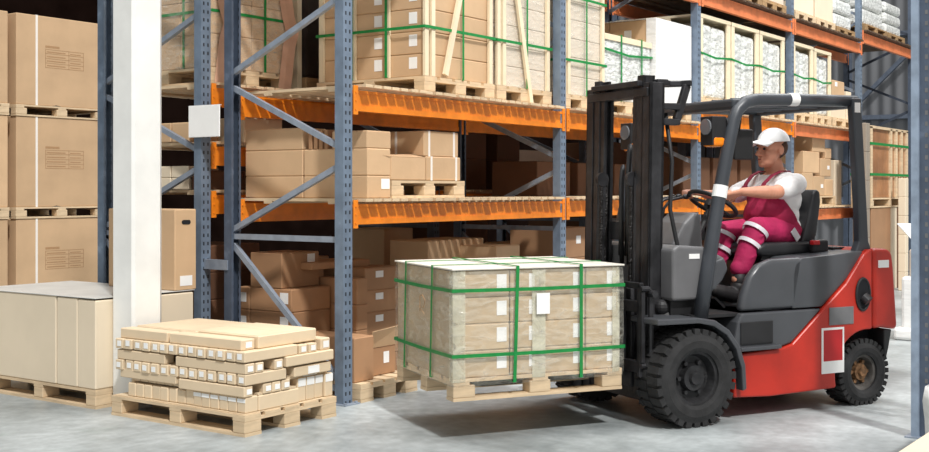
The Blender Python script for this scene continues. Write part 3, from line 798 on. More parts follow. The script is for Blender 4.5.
foil_crate(6.62,LC2,.82,.86,'second right of third frame')
foil_crate(7.47,LC2,.82,.86,'third right of third frame')
foil_crate(8.58,LC2,.76,.85,'first right of fourth frame')
foil_crate(9.38,LC2,.68,.84,'second right of fourth frame')
pallet('pallet under the lone carton at end of middle deck', (10.15,.05,LC2), .95, 1.0, .13)
carton('tan carton with label alone on middle deck by fifth frame', (10.2,.08,LC2+.43), (.52,.5,.22), 'card', tags=[('f',.16,.17,.10,.06)])
carton('tan carton base under the lone carton on middle deck', (10.18,.08,LC2+.132), (.60,.5,.295), 'card_cream')
carton('cream carton at far end of middle deck', (10.82,.08,LC2+.132), (.22,.5,.40), 'card_cream')
# middle deck, third bay pallets seen through the cab come from the crates above; lower deck goods by the rear post
LB3 = 1.17+.039
pallet('pallet with tan cartons on lower deck behind the driver', (9.0,.05,LB3), 1.25, 1.0, .13)
for j, (x, z, w_, h) in enumerate(((9.02,0,.40,.30),(9.44,0,.44,.26),(9.90,0,.33,.22),(9.05,.302,.62,.28),(9.72,.262,.42,.24),(9.92,.504,.24,.14),(9.40,.585,.50,.20))):
    carton(f'tan carton on lower deck pallet behind driver, {["bottom left","bottom middle","bottom right","upper left","upper right","small top right","topmost"][j]}', (x,.08,LB3+.132+z), (w_,.6,h), 'card', tags=[('f',w_*.75,h*.5,.09,.05)] if j in (1,4) else (), group='cartons on lower deck behind driver')
carton('cream carton standing at far end of lower deck', (10.3,.08,LB3), (.30,.5,.62), 'card_cream')
rz = random.Random(9)
for j in range(6):
    carton(f'torn tan carton in floor heap seen past the seat, {ORD[j]} from left', (8.62+j*.38,.12+rz.uniform(0,.2),0), (.34,.4,.52+rz.uniform(0,.38)), 'card', rotz=rz.uniform(-.12,.12), group='floor heap past the seat')
# second/third bay lower deck
for i in range(3):
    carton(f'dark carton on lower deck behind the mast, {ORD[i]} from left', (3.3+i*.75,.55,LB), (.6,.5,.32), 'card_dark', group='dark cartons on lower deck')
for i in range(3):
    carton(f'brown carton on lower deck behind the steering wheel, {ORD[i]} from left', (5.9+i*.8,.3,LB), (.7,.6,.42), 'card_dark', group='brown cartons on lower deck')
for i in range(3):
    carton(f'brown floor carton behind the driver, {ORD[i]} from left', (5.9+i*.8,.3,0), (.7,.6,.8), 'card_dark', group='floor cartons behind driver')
# top deck
LD = 3.52+.039
for i, (x, w_) in enumerate(((5.85,.8),(6.70,.8),(7.52,.78))):
    pallet(f'weathered pallet on top deck of third bay, {ORD[i]} from left', (x,.03,LD), w_, 1.0, .13, m='wood_old')
    carton(f'cream wrapped load on top deck of third bay, {ORD[i]} from left', (x+.02,.06,LD+.132), (w_-.04,.9,.9), 'card_pale', group='loads on top deck of third bay')
for i, (x, w_) in enumerate(((8.62,.78),(9.44,.74))):
    pallet(f'pallet on top deck of fourth bay, {ORD[i]} from left', (x,.03,LD), w_, 1.0, .13)
    carton(f'white wrapped load on top deck of fourth bay, {ORD[i]} from left', (x+.02,.06,LD+.132), (w_-.04,.9,.95), 'card_cream', group='loads on top deck of fourth bay')
pallet('weathered pallet on top deck by fifth frame', (10.26,.03,LD), .80, 1.0, .11, m='wood_old')
def soft_bundle(x, z, L, W, H, label):
    t = thing('wrapped_bundle', label, 'bundle', (x,.08,z), 0, 'film-wrapped bundles on top deck')
    n = 3
    for k in range(n):
        b = MB(); b.mm((0,0,k*H/n),(L,W,(k+1)*H/n-.01)); obj('wrapped_layer', b, 'foil', t, bevel=.05, seg=3)
soft_bundle(10.3,LD+.112,.75,.85,.62,'grey film-wrapped bundle on top deck beside fifth frame')
LE = 3.69+.039
pallet('weathered pallet under right bundle on highest deck', (11.55,.03,LE), 1.1, 1.0, .12, m='wood_old')
pallet('weathered pallet at far right of highest deck', (12.75,.03,LE), .9, 1.0, .12, m='wood_old')
soft_bundle(11.55,LE+.122,1.05,.85,.75,'large crumpled film bundle on highest deck')
soft_bundle(12.75,LE+.122,.85,.85,.5,'low crumpled film bundle at far right of highest deck')

# ------------------------------------------------------------------ goods at the far right
cx, cy, cl, cwd = 10.34, -.40, 1.86, .27
pallet('pallet under tall banded crate at far right', (cx,cy,1.175), cl, cwd, .135)
ct = thing('tall_crate', 'tall brown film-wrapped crate with green bands at far right', 'crate', (cx,cy,1.312))
b = MB(); b.mm((.04,.03,0),(cl-.06,cwd-.03,.95)); obj('film_body', b, mat('brown_film', rgb(176,124,84), .3, noise=.14, nscale=4, bump=.7, bscale=5, vary=0), ct, bevel=.01)
for x in (0,.95,1.22,1.50,1.775):
    b = MB(); b.mm((x,0,0),(x+.085,.03,.97)); obj('post', b, 'wood', ct)
for y in (.03,cwd-.06):
    b = MB(); b.mm((0,y,0),(.04,y+.06,.97)); obj('post', b, 'wood', ct)
b = MB(); b.mm((0,0,.95),(cl,cwd,.985)); obj('lid_board', b, 'wood', ct)
for k, z in enumerate((.32,.74)): strap_h(f'{["lower","upper"][k]} green band round tall crate at far right', (cx,cy,1.312), 0, cl, cwd, z, w=.035)
carton('grey brown carton stack base under tall crate', (cx+.06,cy+.01,0), (.92,.25,1.17), 'card_brown')
carton('pale narrow carton beside the stack base under tall crate', (cx+1.0,cy+.01,0), (.30,.25,1.17), 'card_cream')
carton('dark carton base under right end of tall crate', (cx+1.32,cy+.01,0), (.52,.25,1.17), 'card_dark')
stack(10.13,-.40,(.17,.12,.385),0,6,'grey carton, {} of tall pile behind the rear cab post','card_grey', group='tall pile behind rear cab post')
stack(11.22,-.62,(.16,.10,.262),0,6,'cream carton, {} of narrow pile at far right','card_cream', group='narrow pile at far right')
# white load standing in the aisle behind the truck
t = thing('wrapped_load', 'white sheeted bundle on the floor behind the forklift', 'load', (5.62,-2.42,0), 0)
b = MB(); b.mm((-.05,-.02,0),(.42,.42,.12)); b.mm((0,0,.1),(.36,.36,.60)); obj('film_body', b, 'whitewrap', t, bevel=.03)
b = MB(); b.mm((.05,.05,.60),(.30,.30,.86)); obj('inner_core', b, 'card_pale', t, bevel=.02)
b = MB(); b.quad([(.0,.40,1.10),(.30,.10,1.10),(.30,.0,.80),(.12,.16,.80)]); thicken(b.bm, .012); obj('leaning_sheet', b, 'white', t)
pallet('pallet on opposite rack beam at right edge', (1.32,-4.42,2.442), 1.2, 1.0, .13)
b = MB(); b.mm((1.33,-4.41,2.574),(2.5,-3.43,3.5)); tag(obj('wrapped_load', b, 'drum', bevel=.03), 'dark block added on opposite rack to darken the right edge', 'load')  # block added to darken the strip beside the near upright
# cream carton and white bag at the lower right corner
carton('cream carton top at lower right corner, close to camera', (-1.9,-4.75,0), (1.7,.82,.45), 'card_cream')
t = thing('film_bag', 'white crumpled film bag beside the right rack upright', 'bag', (.28,-4.25,0))
b = MB(); b.mm((0,0,0),(.55,.63,.43)); bmesh.ops.subdivide_edges(b.bm, edges=b.bm.edges[:], cuts=4, use_grid_fill=True)
for v in b.bm.verts: 
    k = v.co.z/.43; v.co += Vector((rz.uniform(-.02,.02), rz.uniform(-.02,.02), rz.uniform(-.03,.02) if k > .5 else 0)); 
    if v.co.z < .01: v.co.z = 0
obj('bag_body', b, 'whitewrap', t, smooth=True)
# ------------------------------------------------------------------ the load on the forks
LO = (-.550,-1.285); LR = R(-30.7); LZ = .235
def LW(x, y, z):
    c, s = math.cos(LR), math.sin(LR); return (LO[0]+x*c-y*s, LO[1]+x*s+y*c, z)
PL, PW, PH = 1.097, .89, .125
pallet('pine pallet raised on the forks under the green-banded load', LW(0,0,LZ), PL, PW, PH, LR)
Z1 = LZ+PH+.002; LH = .605
rows = 4; ch = LH/rows
xs = [(.012,.40),(.415,.20),(.62,.33),(.952,.125)]
xs = [(.020,.340),(.363,.190),(.556,.300),(.859,.226)]
cn = ['leftmost column','second column','third column','right column']
rn = ['bottom row','second row','third row','top row']
for r in range(rows):
    for i, (x, w_) in enumerate(xs):
        tg = [('f', w_-.055, ch*.56, .062 if i != 1 else .036, .082)]
        carton(f'film-wrapped carton of load on forks, {rn[r]}, {cn[i]}', LW(x,.012,Z1+r*ch), (w_-.004,.425,ch-.003), 'card_film', LR, 'cartons of load on forks', tg)
    carton(f'carton at back left of load on forks, {rn[r]}', LW(.012,.452,Z1+r*ch), (.54,.425,ch-.003), 'card_film', LR, 'back cartons of load on forks')
    carton(f'carton at back right of load on forks, {rn[r]}', LW(.56,.452,Z1+r*ch), (.525,.425,ch-.003), 'card_film', LR, 'back cartons of load on forks')
ZT = Z1+LH+.003
t = thing('cover_sheet', 'pale cardboard cover sheet on top of load on forks', 'sheet', LW(-.012,-.012,ZT), LR)
b = MB(); b.mm((0,0,0),(PL+.024,PW+.024,.010)); obj('sheet_board', b, mat('pale_sheet', rgb(232,226,214), .5, noise=.06, nscale=6, bump=.3, bscale=9), t, bevel=.003)
def placed(name, b, m, label, cat, group=None, z=Z1, **k):
    o = obj(name, b, m, **k); o.location = LW(0,0,z); o.rotation_euler = (0,0,LR); return tag(o, label, cat, group)
# side panel sheet on the left
b = MB(); b.mm((.0035,.02,0),(.009,.88,LH-.004)); placed('side_sheet', b, 'card_film', 'plain cardboard sheet closing left side of load on forks', 'sheet')
# edge strips
for x, w_, nm in ((-.003,.075,'left corner'),(.495,.085,'middle'),(1.03,.048,'right corner')):
    b = MB(); b.mm((x,-.0035,-.02),(x+w_,-.0005,LH))
    if x < 0: b.mm((-.0055,-.003,-.02),(-.0025,.045,LH))
    placed('edge_strip', b, 'film_edge', f'pale cardboard edge strip at {nm} of load on forks', 'edge strip', 'edge strips of load on forks')
b = MB(); b.mm((-.004,-.004,-.045),(PL+.004,PW+.004,LH-.001))
bmesh.ops.subdivide_edges(b.bm, edges=b.bm.edges[:], cuts=9, use_grid_fill=True)
for v in b.bm.verts:
    if -.04 < v.co.z < LH-.02: 
        n_ = Vector((v.co.x-PL/2, v.co.y-PW/2, 0)).normalized(); v.co += n_*random.uniform(0,.008)
placed('stretch_film', b, 'film', 'clear stretch film wrapped round load on forks', 'film', smooth=True)
for k, z in enumerate((.128,.495)):
    o = strap_h(f'{["lower","upper"][k]} green band round load on forks', LW(0,0,Z1), LR, PL, PW, z, g=.014, w=.02, group='horizontal bands on forks load', sag=.004)
for k, (x, ln) in enumerate(((.395,-.02),(.81,0))): strap_v(f'{["left","right"][k]} vertical green band on front of load on forks', LW(0,0,Z1), LR, PL, PW, -.035, LH+.004, x, 'x', g=.015, w=.02, lean=ln, group='vertical bands on forks load')
for k, y in enumerate((.28,.70)): strap_v(f'vertical green band on left side of load on forks, {["near","far"][k]}', LW(0,0,Z1), LR, PL, PW, -.03, LH+.004, y, 'y', g=.015, w=.018, lean=.03, group='side bands on forks load')
b = MB(); b.mm((.515,-.020,.345),(.60,-.016,.465)); placed('document_pouch', b, 'white', 'white document pouch on front of load on forks', 'pouch')
b = MB(); b.tube([(-.017,.46,.34),(-.017,.46,.43),(-.017,.42,.44),(-.017,.38,.41),(-.017,.40,.37),(-.017,.46,.36),(-.017,.39,.33)], .0025, 6); placed('pen_mark', b, 'print', 'pen scrawl on left side of load on forks', 'mark')

# ------------------------------------------------------------------ forklift truck; local x runs backward, y away from the camera, z up
FKR = R(-27)
fk = thing('forklift_truck', 'red and grey forklift with raised mast carrying the banded load', 'forklift', (.70,-2.222,0), FKR)
WD = 1.24
def part(name, b, m, bevel=0, smooth=False, parent=None, seg=2, label=None):
    o = obj(name, b, m, parent or fk, smooth, bevel, seg)
    if label: o['label'] = label
    return o
def arc(cx, cz, r, a0, a1, n=10): return [(cx+r*math.cos(R(a0+(a1-a0)*k/n)), cz+r*math.sin(R(a0+(a1-a0)*k/n))) for k in range(n+1)]

# wheels
def wheel(u, v, rad, wid, rimr, name, lugs, near, rimm):
    s = 1 if near else -1
    prof = [(rimr,.0),(rimr+.02,-.012),(rad*.80,-.016),(rad*.93,.0),(rad*.985,.028),(rad,.06),(rad,wid-.06),(rad*.985,wid-.028),(rad*.93,wid),(rad*.8,wid+.016),(rimr,wid)]
    prof = [(r_, (o if near else wid-o)) for r_, o in prof]
    b = MB(); b.lathe(prof, (0,0,0), 'y', 56)
    for k in range(lugs):
        a = 2*PI*k/lugs
        for side in (0, 1):
            aa = a + (PI/lugs if side else 0)
            y0 = (.012 if side == 0 else wid*.52); y1 = (wid*.48 if side == 0 else wid-.012)
            rot = Matrix.Rotation(-aa, 3, 'Y') @ Matrix.Rotation(R(16 if side else -16), 3, 'X')
            c = Vector((rad*math.cos(aa), (y0+y1)/2, rad*math.sin(aa)))
            b.box(c, (.014, (y1-y0), rad*2*PI/lugs*.70), Matrix.Rotation(-aa, 3, 'Y'))
            # shoulder lug
            ys = .012 if side == 0 else wid-.012
            c = Vector((rad*.955*math.cos(aa), ys, rad*.955*math.sin(aa)))
            b.box(c, (.05, .026, rad*2*PI/lugs*.66), Matrix.Rotation(-aa, 3, 'Y'))
    o = part(name, b, 'rubber'); o.location = (u, v, rad+.007)
    f = -.002 if near else wid+.002   # outer side
    d = 1 if near else -1
    rb = MB(); rb.lathe([(rimr+.004,f),(rimr+.004,f+d*.016),(rimr-.018,f+d*.02),(rimr-.035,f+d*.07),(.02,f+d*.075),(.02,f+d*.085),(rimr-.03,f+d*.09),(rimr-.0,f+d*.05)], (0,0,0), 'y', 40)
    ro = obj('rim', rb, rimm, o, False)
    hb_ = MB(); hb_.cyl((0,f+d*.085,0),(0,f+d*.03,0),rimr*.52,rimr*.46,20); hb_.cyl((0,f+d*.03,0),(0,f+d*.01,0),rimr*.26,rimr*.22,16)
    for k in range(6):
        a = k*PI/3; hb_.cyl((rimr*.60*math.cos(a),f+d*.075,rimr*.60*math.sin(a)),(rimr*.60*math.cos(a),f+d*.045,rimr*.60*math.sin(a)),.014,n=6)
    obj('wheel_hub', hb_, 'rim' if rimr > .13 else 'hubrust', o)
    return o
wheel(-.035, .0, .285, .23, .165, 'front_wheel', 28, True, 'rim')
wheel(-.035, WD-.23, .285, .23, .165, 'front_wheel', 28, False, 'rim')
wheel(1.415, .075, .208, .17, .118, 'rear_wheel', 30, True, 'rim_grey')
wheel(1.415, WD-.245, .208, .17, .118, 'rear_wheel', 30, False, 'rim_grey')
b = MB(); b.cyl((-.035,.2,.29),(-.035,WD-.2,.29),.07); b.mm((-.12,.25,.2),(.3,WD-.25,.5)); part('front_axle', b, 'blackmatte')
b = MB(); b.cyl((1.415,.2,.21),(1.415,WD-.2,.21),.05); b.mm((1.30,.27,.13),(1.53,WD-.27,.42)); part('rear_axle', b, 'blackmatte')

# red chassis and counterweight
arch = arc(1.43,.215,.285,195,84,12)     # rear wheel arch, front to top
poly = [(.30,.14),(.30,.405),(.70,.425),(.78,.445),(1.00,.62),(1.24,.81),(1.40,1.00),(1.455,1.028),(1.475,1.028),(1.475,.50)] + arch[::-1][1:] + [(1.14,.135),(.60,.125)]
b = MB(); b.prism(poly, .06, WD-.06); part('chassis', b, 'red', .014, seg=3)
cw = [(1.482,.502),(1.482,1.032),(1.615,1.03),(1.655,1.00),(1.672,.90),(1.705,.52),(1.695,.485),(1.57,.505)]
b = MB(); b.prism(cw, .055, WD-.055); part('counterweight', b, 'red', .03, seg=4)
b = MB(); b.prism([(1.16,.15),(1.15,.48),(1.66,.49),(1.62,.35),(1.60,.15)], .22, WD-.22); part('wheel_arch_shade', b, 'hole')  # near-black block stands for the shade inside the rear wheel arch
b = MB(); b.prism([(1.60,.49),(1.67,.487),(1.64,.36),(1.615,.28),(1.60,.30),(1.60,.40)], .075, WD-.075); part('rear_mud_flap', b, 'blackmatte', .008)
# grey body: side panel, hood, footwell
b = MB(); b.prism([(.30,.41),(.70,.43),(.78,.45),(1.04,.655),(.38,.655),(.34,.60)], .075, WD-.075); part('side_panel', b, 'grey', .012)
b = MB(); b.mm((.36,.066,.46),(.62,.0745,.60)); part('step_recess', b, 'blackmatte', .01)
b = MB(); b.mm((.33,.03,.425),(.66,.10,.45)); part('step_plate', b, 'grey', .006)
hood = [(.80,.665),(1.05,.665),(1.27,.84),(1.415,1.01),(1.40,1.02),(1.15,1.00),(.88,.985),(.82,.95),(.80,.88)]
fair = [(.375,.665),(.83,.665),(.90,.99),(.63,.985),(.52,.95),(.45,.88),(.395,.76)]
b = MB(); b.mm((-.08,.20,.655),(.12,WD-.20,.745)); part('cowl_gap_shade', b, 'blackmatte')  # black block added for the dark gap below the cowl
for y0_ in (.085, WD-.155):
    b = MB(); b.prism(fair, y0_, y0_+.07); part('hood_side', b, 'grey', .03, True, seg=4)
b = MB(); b.prism(hood, .085, WD-.085); part('engine_hood', b, 'grey', .045, True, seg=4)
b = MB(); b.mm((.02,.12,.635),(.62,WD-.12,.655)); part('floor_plate', b, 'blackmatte')
for v in (.43,.69):
    b = MB(); b.bar((.50,v,.660),(.42,v,.725), .09,.015,up=(1,0,1)); part('pedal', b, 'blackmatte')
# cowl with dash
cowl = [(-.10,.745),(-.10,1.06),(-.06,1.085),(.15,1.07),(.30,1.00),(.33,.95),(.30,.89),(.22,.80),(.16,.745)]
b = MB(); b.prism(cowl, .15, WD-.15); part('cowl', b, 'greylight', .02, seg=3)
b = MB(); b.prism([(.285,1.0),(.315,.93),(.27,.86),(.20,.80),(.15,.80),(.17,.97)], .13, .28); part('cowl_corner', b, 'grey', .015)
b = MB(); b.prism([(.10,1.06),(.20,1.21),(.28,1.28),(.34,1.27),(.36,1.0)], .42, .70); part('steering_column', b, 'greylight', .025, seg=3)
b = MB(); b.mm((.02,.146,1.0),(.10,.1495,1.03)); part('white_label', b, 'white')
# fenders
fo = [(-.33,.660),(-.02,.655),(.10,.635),(.21,.57),(.29,.47),(.335,.35),(.345,.20),(.315,.19),(.305,.33),(.262,.45),(.19,.54),(.09,.60),(-.02,.622),(-.33,.625)]
for y0, y1 in ((-.005,.27),(WD-.27,WD+.005)):
    b = MB(); b.prism(fo, y0, y1); part('front_fender', b, 'grey', .008)
b = MB(); b.prism([(.0,.30),(.0,.62),(.10,.60),(.19,.54),(.262,.45),(.305,.33),(.31,.20),(.15,.2)], .235, WD-.235); part('inner_fender', b, 'hole')

# overhead guard
def gp(v0, s):
    return [(.085,v0,.62),(.15,v0+s*.004,.95),(.22,v0+s*.010,1.28),(.31,v0+s*.014,1.66),(.365,v0+s*.018,1.86),(.40,v0+s*.020,1.925),(.46,v0+s*.022,1.972),(.55,v0+s*.024,1.992),(.90,v0+s*.030,2.005),(1.42,v0+s*.036,2.012)]
gd = MB(); gd.tube(gp(.125,1), [.046,.045,.044,.042,.041,.041,.041,.041,.040,.040], 14); part('guard_rail', gd, 'guard', smooth=True)
gd = MB(); gd.tube(gp(WD-.125,-1), [.046,.045,.044,.042,.041,.041,.041,.041,.040,.040], 14); part('guard_rail', gd, 'guard', smooth=True)
for v0, s in ((.135,1),(WD-.135,-1)):
    b = MB(); b.prism([(1.345,2.03),(1.425,2.03),(1.455,1.60),(1.48,1.25),(1.49,1.08),(1.53,1.0),(1.53,.985),(1.36,.985),(1.405,1.08),(1.40,1.25),(1.375,1.60)], v0-.03, v0+.03); part('rear_post', b, 'guard', .012, seg=3)
b = MB(); b.mm((.36,.14,1.925),(.47,WD-.14,1.995)); part('front_crossbar', b, 'guard', .02, seg=3)
b = MB(); b.mm((1.36,.14,1.965),(1.44,WD-.14,2.03)); part('rear_crossbar', b, 'guard', .02, seg=3)
for k in range(5):
    v = .26+k*(WD-.52)/4; b = MB(); b.bar((.44,v,1.985),(1.40,v,2.005), .02,.045); part('roof_bar', b, 'guard', .005)
# white bands on the guard
def ring(p, q, r):
    b = MB(); b.cyl(p, q, r, n=18); return b
part('white_tape', ring((.243,.136,1.375),(.260,.137,1.448),.0465), 'white', smooth=False)
part('white_tape', ring((.825,.154,2.003),(.895,.155,2.005),.0425), 'white')
b = MB(); b.mm((1.36,.1035,1.935),(1.41,.1045,2.0)); part('white_tape', b, 'white')
# decals, vents
b = MB(); b.mm((1.02,.0555,.235),(1.215,.0595,.53)); dc = part('sticker', b, 'white')
b = MB(); b.mm((1.035,.0545,.315),(1.20,.0556,.515)); obj('red_square', b, 'decalred', dc)
b = MB(); b.mm((1.085,.054,.545),(1.30,.0595,.66)); part('grey_plate', b, 'plate', .003)
b = MB(); b.prism([(1.385+.056*math.cos(a), .735+.10*math.sin(a)) for a in [k*PI/14 for k in range(28)]], .053, .0595); ex = part('vent_opening', b, 'hole')
b = MB(); N_ = 28
b.tube([(1.385+.060*math.cos(a), .056, .735+.104*math.sin(a)) for a in [k*2*PI/N_ for k in range(N_)]], .009, 8, True); obj('vent_ring', b, 'blackmatte', ex)
b = MB(); b.cyl((1.385,.052,.72),(1.40,.02,.69),.035,n=16); obj('exhaust_pipe', b, 'black', ex)
b = MB(); b.mm((1.52,.0495,.905),(1.615,.0545,.955)); part('white_label', b, 'white')

# mast
mt = .0
def rail(v0, v1, u0, u1, z0, z1, name='mast_rail', m='black'):
    b = MB(); lean = .018
    # C section open to the inside of the mast
    w_ = .016; s = 1 if v0 < .55 else -1
    outer = v0 if s > 0 else v1
    b.mm((u0, outer if s>0 else outer-w_, z0), (u1, outer+w_ if s>0 else outer, z1))
    b.mm((u0, v0, z0), (u0+.022, v1, z1)); b.mm((u1-.022, v0, z0), (u1, v1, z1))
    for v in b.bm.verts: v.co.x += (v.co.z-.1)*lean
    return part(name, b, m, .003)
for s in (0, 1):
    def V(a, c): return (a, c) if s == 0 else (WD-c, WD-a)
    rail(*V(.27,.345), -.215, -.105, .10, 2.085)
    rail(*V(.350,.415), -.210, -.12, .16, 2.135)
    rail(*V(.420,.465), -.205, -.13, .16, 2.10, 'inner_rail')
    vv = V(.405,.425)[0]-.03
    b = MB(); b.cyl((-.19,vv+.05,.2),(-.19+.03,vv+.05,1.5),.028,n=14); b.cyl((-.165,vv+.05,1.5),(-.155,vv+.05,2.06),.016,n=12); part('lift_cylinder', b, 'black', smooth=False)
    vc = V(.455,.455)[0]
    b = MB(); b.tube([(-.205,vc,.5),(-.19,vc,1.48)], .014, 6); b.tube([(-.17,vc,.9),(-.15,vc,1.48)], .014, 6); part('lift_chain', b, 'chain')
    b = MB(); b.cyl((-.185,vc-.015,1.49),(-.185,vc+.015,1.49),.045,n=20); part('chain_pulley', b, 'black')
b = MB(); b.mm((-.19,.29,2.00),(-.07,WD-.29,2.055)); b.mm((-.21,.36,2.065),(-.10,WD-.36,2.10)); part('top_crossbar', b, 'black', .006)
b = MB(); b.mm((-.13,.29,1.10),(-.09,WD-.29,1.22)); part('middle_crossbar', b, 'black', .006)
b = MB(); b.mm((-.20,.29,.12),(-.10,WD-.29,.26)); part('bottom_crossbar', b, 'black', .006)
# hose guide bracket at the near mast top, and its two clips
b = MB(); hp = [(-.10,.30),(-.10,.46),(.0,.50),(.10,.46),(.155,.38),(.165,.30),(.13,.27),(.10,.33),(.04,.36),(.0,.33),(-.02,.30)]
b.prism(hp, 2.075, 2.11, 'xy'); b.bar((.13,.31,2.08),(.05,.31,1.86), .05,.035,up=(0,1,0)); part('hose_bracket', b, 'black', .006)
for z in (1.94,1.845):
    b = MB(); b.mm((-.09,.28,z-.02),(.06,.34,z+.02)); part('hose_clip', b, 'black', .006)
# hoses
b = MB(); b.tube([(-.16,.52,.95),(-.165,.52,1.55),(-.15,.53,1.66),(-.13,.55,1.70),(-.11,.58,1.66),(-.11,.60,1.55),(-.12,.60,1.0)], .017, 8); part('hydraulic_hose', b, 'blackmatte', smooth=True)
b = MB(); b.tube([(-.16,.60,.95),(-.165,.60,1.45),(-.15,.61,1.54),(-.13,.63,1.57),(-.11,.66,1.54),(-.11,.67,1.4),(-.12,.67,1.0)], .015, 8); part('hydraulic_hose', b, 'blackmatte', smooth=True)
b = MB(); b.tube([(-.02,.33,1.90),(-.0,.29,1.6),(-.03,.27,1.3),(.0,.25,1.12),(.03,.24,.98),(.0,.25,.82),(-.05,.27,.72)], .013, 8); part('hydraulic_hose', b, 'blackmatte', smooth=True)
# tilt cylinder
b = MB(); b.cyl((-.10,.26,.62),(.12,.26,.74),.035,n=16); b.cyl((-.12,.26,.61),(-.05,.26,.65),.05,n=16); b.sph((-.10,.26,.70),.05); part('tilt_cylinder', b, 'blackmatte')
b = MB(); b.prism([(-.30,.62),(-.08,.66),(-.06,.36),(-.12,.30),(-.26,.45)], .255, .285); part('mast_bracket', b, 'black', .006)

# carriage, load backrest and forks
b = MB()
for z in (.36,.72): b.mm((-.345,.16,z-.035),(-.305,WD-.16,z+.035))
b.mm((-.305,.30,.22),(-.28,.40,.82)); b.mm((-.305,WD-.40,.22),(-.28,WD-.30,.82)); part('carriage', b, 'black', .005)
b = MB()
for v in (.155,WD-.185): b.mm((-.345,v,.30),(-.315,v+.03,.86))
for v in (.33,.46,.62,.75): b.mm((-.34,v,.36),(-.315,v+.022,.86))
b.mm((-.345,.155,.83),(-.315,WD-.155,.865)); part('load_backrest', b, 'black', .004)
b = MB()
b.tube([(-.345,.145,.83),(-.29,.145,.83),(-.27,.145,.81),(-.27,.145,.40),(-.29,.145,.37),(-.345,.145,.37)], .017, 8); b.mm((-.345,.135,.39),(-.320,.155,.81)); b.cyl((-.27,.10,.80),(-.27,.17,.80),.022,n=12); part('side_bracket', b, 'black')
for v in (.36,WD-.46):
    b = MB(); b.prism([(-.378,.316),(-.378,.80),(-.346,.80),(-.346,.286),(-1.30,.292),(-1.36,.300),(-1.36,.306),(-1.25,.312)], v, v+.10); part('fork', b, 'black')

# lamps, mirror
for v in (.20, 1.06):
    b = MB(); b.mm((.20,v-.055,1.70),(.31,v+.065,1.88)); b.cyl((.31,v,1.82),(.37,v,1.80),.02,n=10); lp = part('headlamp', b, 'blackmatte', .018, seg=3)
    b = MB(); b.cyl((.203,v+.005,1.815),(.19,v+.005,1.815),.05,n=20); obj('lens', b, 'glass', lp)
    b = MB(); b.mm((.205,v-.062,1.69),(.30,v+.055,1.752)); obj('indicator_lens', b, 'amber', lp, bevel=.02, seg=3)
    b = MB(); b.cyl((.31,v-.03,1.84),(.345,v-.03,1.84),.034,n=16); b.cyl((.345,v-.03,1.84),(.35,v-.03,1.84),.02,n=12); obj('lamp_back', b, 'black', lp)
    b = MB(); b.bar((.30,v,1.78),(.355,v-.04 if v<.5 else v+.05,1.80), .025,.025); obj('lamp_arm', b, 'black', lp)
b = MB(); b.mm((.50,.285,1.615),(.655,.315,1.815)); mi = part('mirror', b, 'blackmatte', .05, seg=4)
b = MB(); b.bar((.54,.30,1.80),(.44,.16,1.93), .018,.018); obj('mirror_arm', b, 'black', mi)

# steering wheel, levers
wc = Vector((.555,.575,1.33)); ax = Vector((.50,0,.86)).normalized(); e1 = Vector((0,1,0)); e2 = ax.cross(e1)
b = MB(); b.tube([wc+(e1*math.cos(k*2*PI/36)+e2*math.sin(k*2*PI/36))*.165 for k in range(36)], .015, 8, True)
for a in (0.5, 2.6, 4.7): b.bar(wc, wc+(e1*math.cos(a)+e2*math.sin(a))*.16, .03,.012,up=ax)
b.cyl(wc-ax*.03, wc+ax*.012, .05, n=16); b.cyl(wc-ax*.03, wc-ax*.30, .022, n=10); part('steering_wheel', b, 'blackmatte', smooth=False)
for k in range(3):
    v = .72+.075*k; b = MB(); b.tube([(.24,v,1.06),(.245,v,1.2),(.265,v,1.30),(.32,v,1.355),(.42,v-.02,1.375)], .010, 8); b.sph((.43,v-.02,1.377),.018,(1.5,1,1)); part('control_lever', b, 'black', smooth=True)
b = MB(); b.mm((.10,.62,1.05),(.36,.98,1.085)); part('dash_panel', b, 'blackmatte', .01)

# seat
b = MB(); b.prism([(.74,.985),(1.24,.985),(1.26,1.05),(1.20,1.075),(.80,1.075),(.735,1.05)], .33, .83); part('seat_cushion', b, 'seat', .028, True, seg=4)
b = MB(); b.prism([(1.15,1.06),(1.24,1.02),(1.29,1.12),(1.325,1.34),(1.32,1.41),(1.285,1.43),(1.25,1.40),(1.21,1.24)], .37, .80); part('seat_back', b, 'seat', .035, True, seg=4)
b = MB(); b.mm((1.16,.27,1.0),(1.30,.33,1.09)); part('seat_hinge', b, 'blackmatte', .02, seg=3)
b = MB(); b.mm((1.15,.262,1.055),(1.21,.30,1.085)); part('belt_buckle', b, 'decalred', .006)
b = MB(); b.prism([(.78,.96),(1.30,.98),(1.33,1.01),(.80,1.01)], .36,.80); part('seat_base', b, 'blackmatte')
b = MB(); b.mm((1.36,.30,1.015),(1.47,.80,1.035)); part('rear_grille', b, 'blackmatte', .005)
# ------------------------------------------------------------------ the driver (local frame = the truck's: x back, y away, z up; he faces -x)

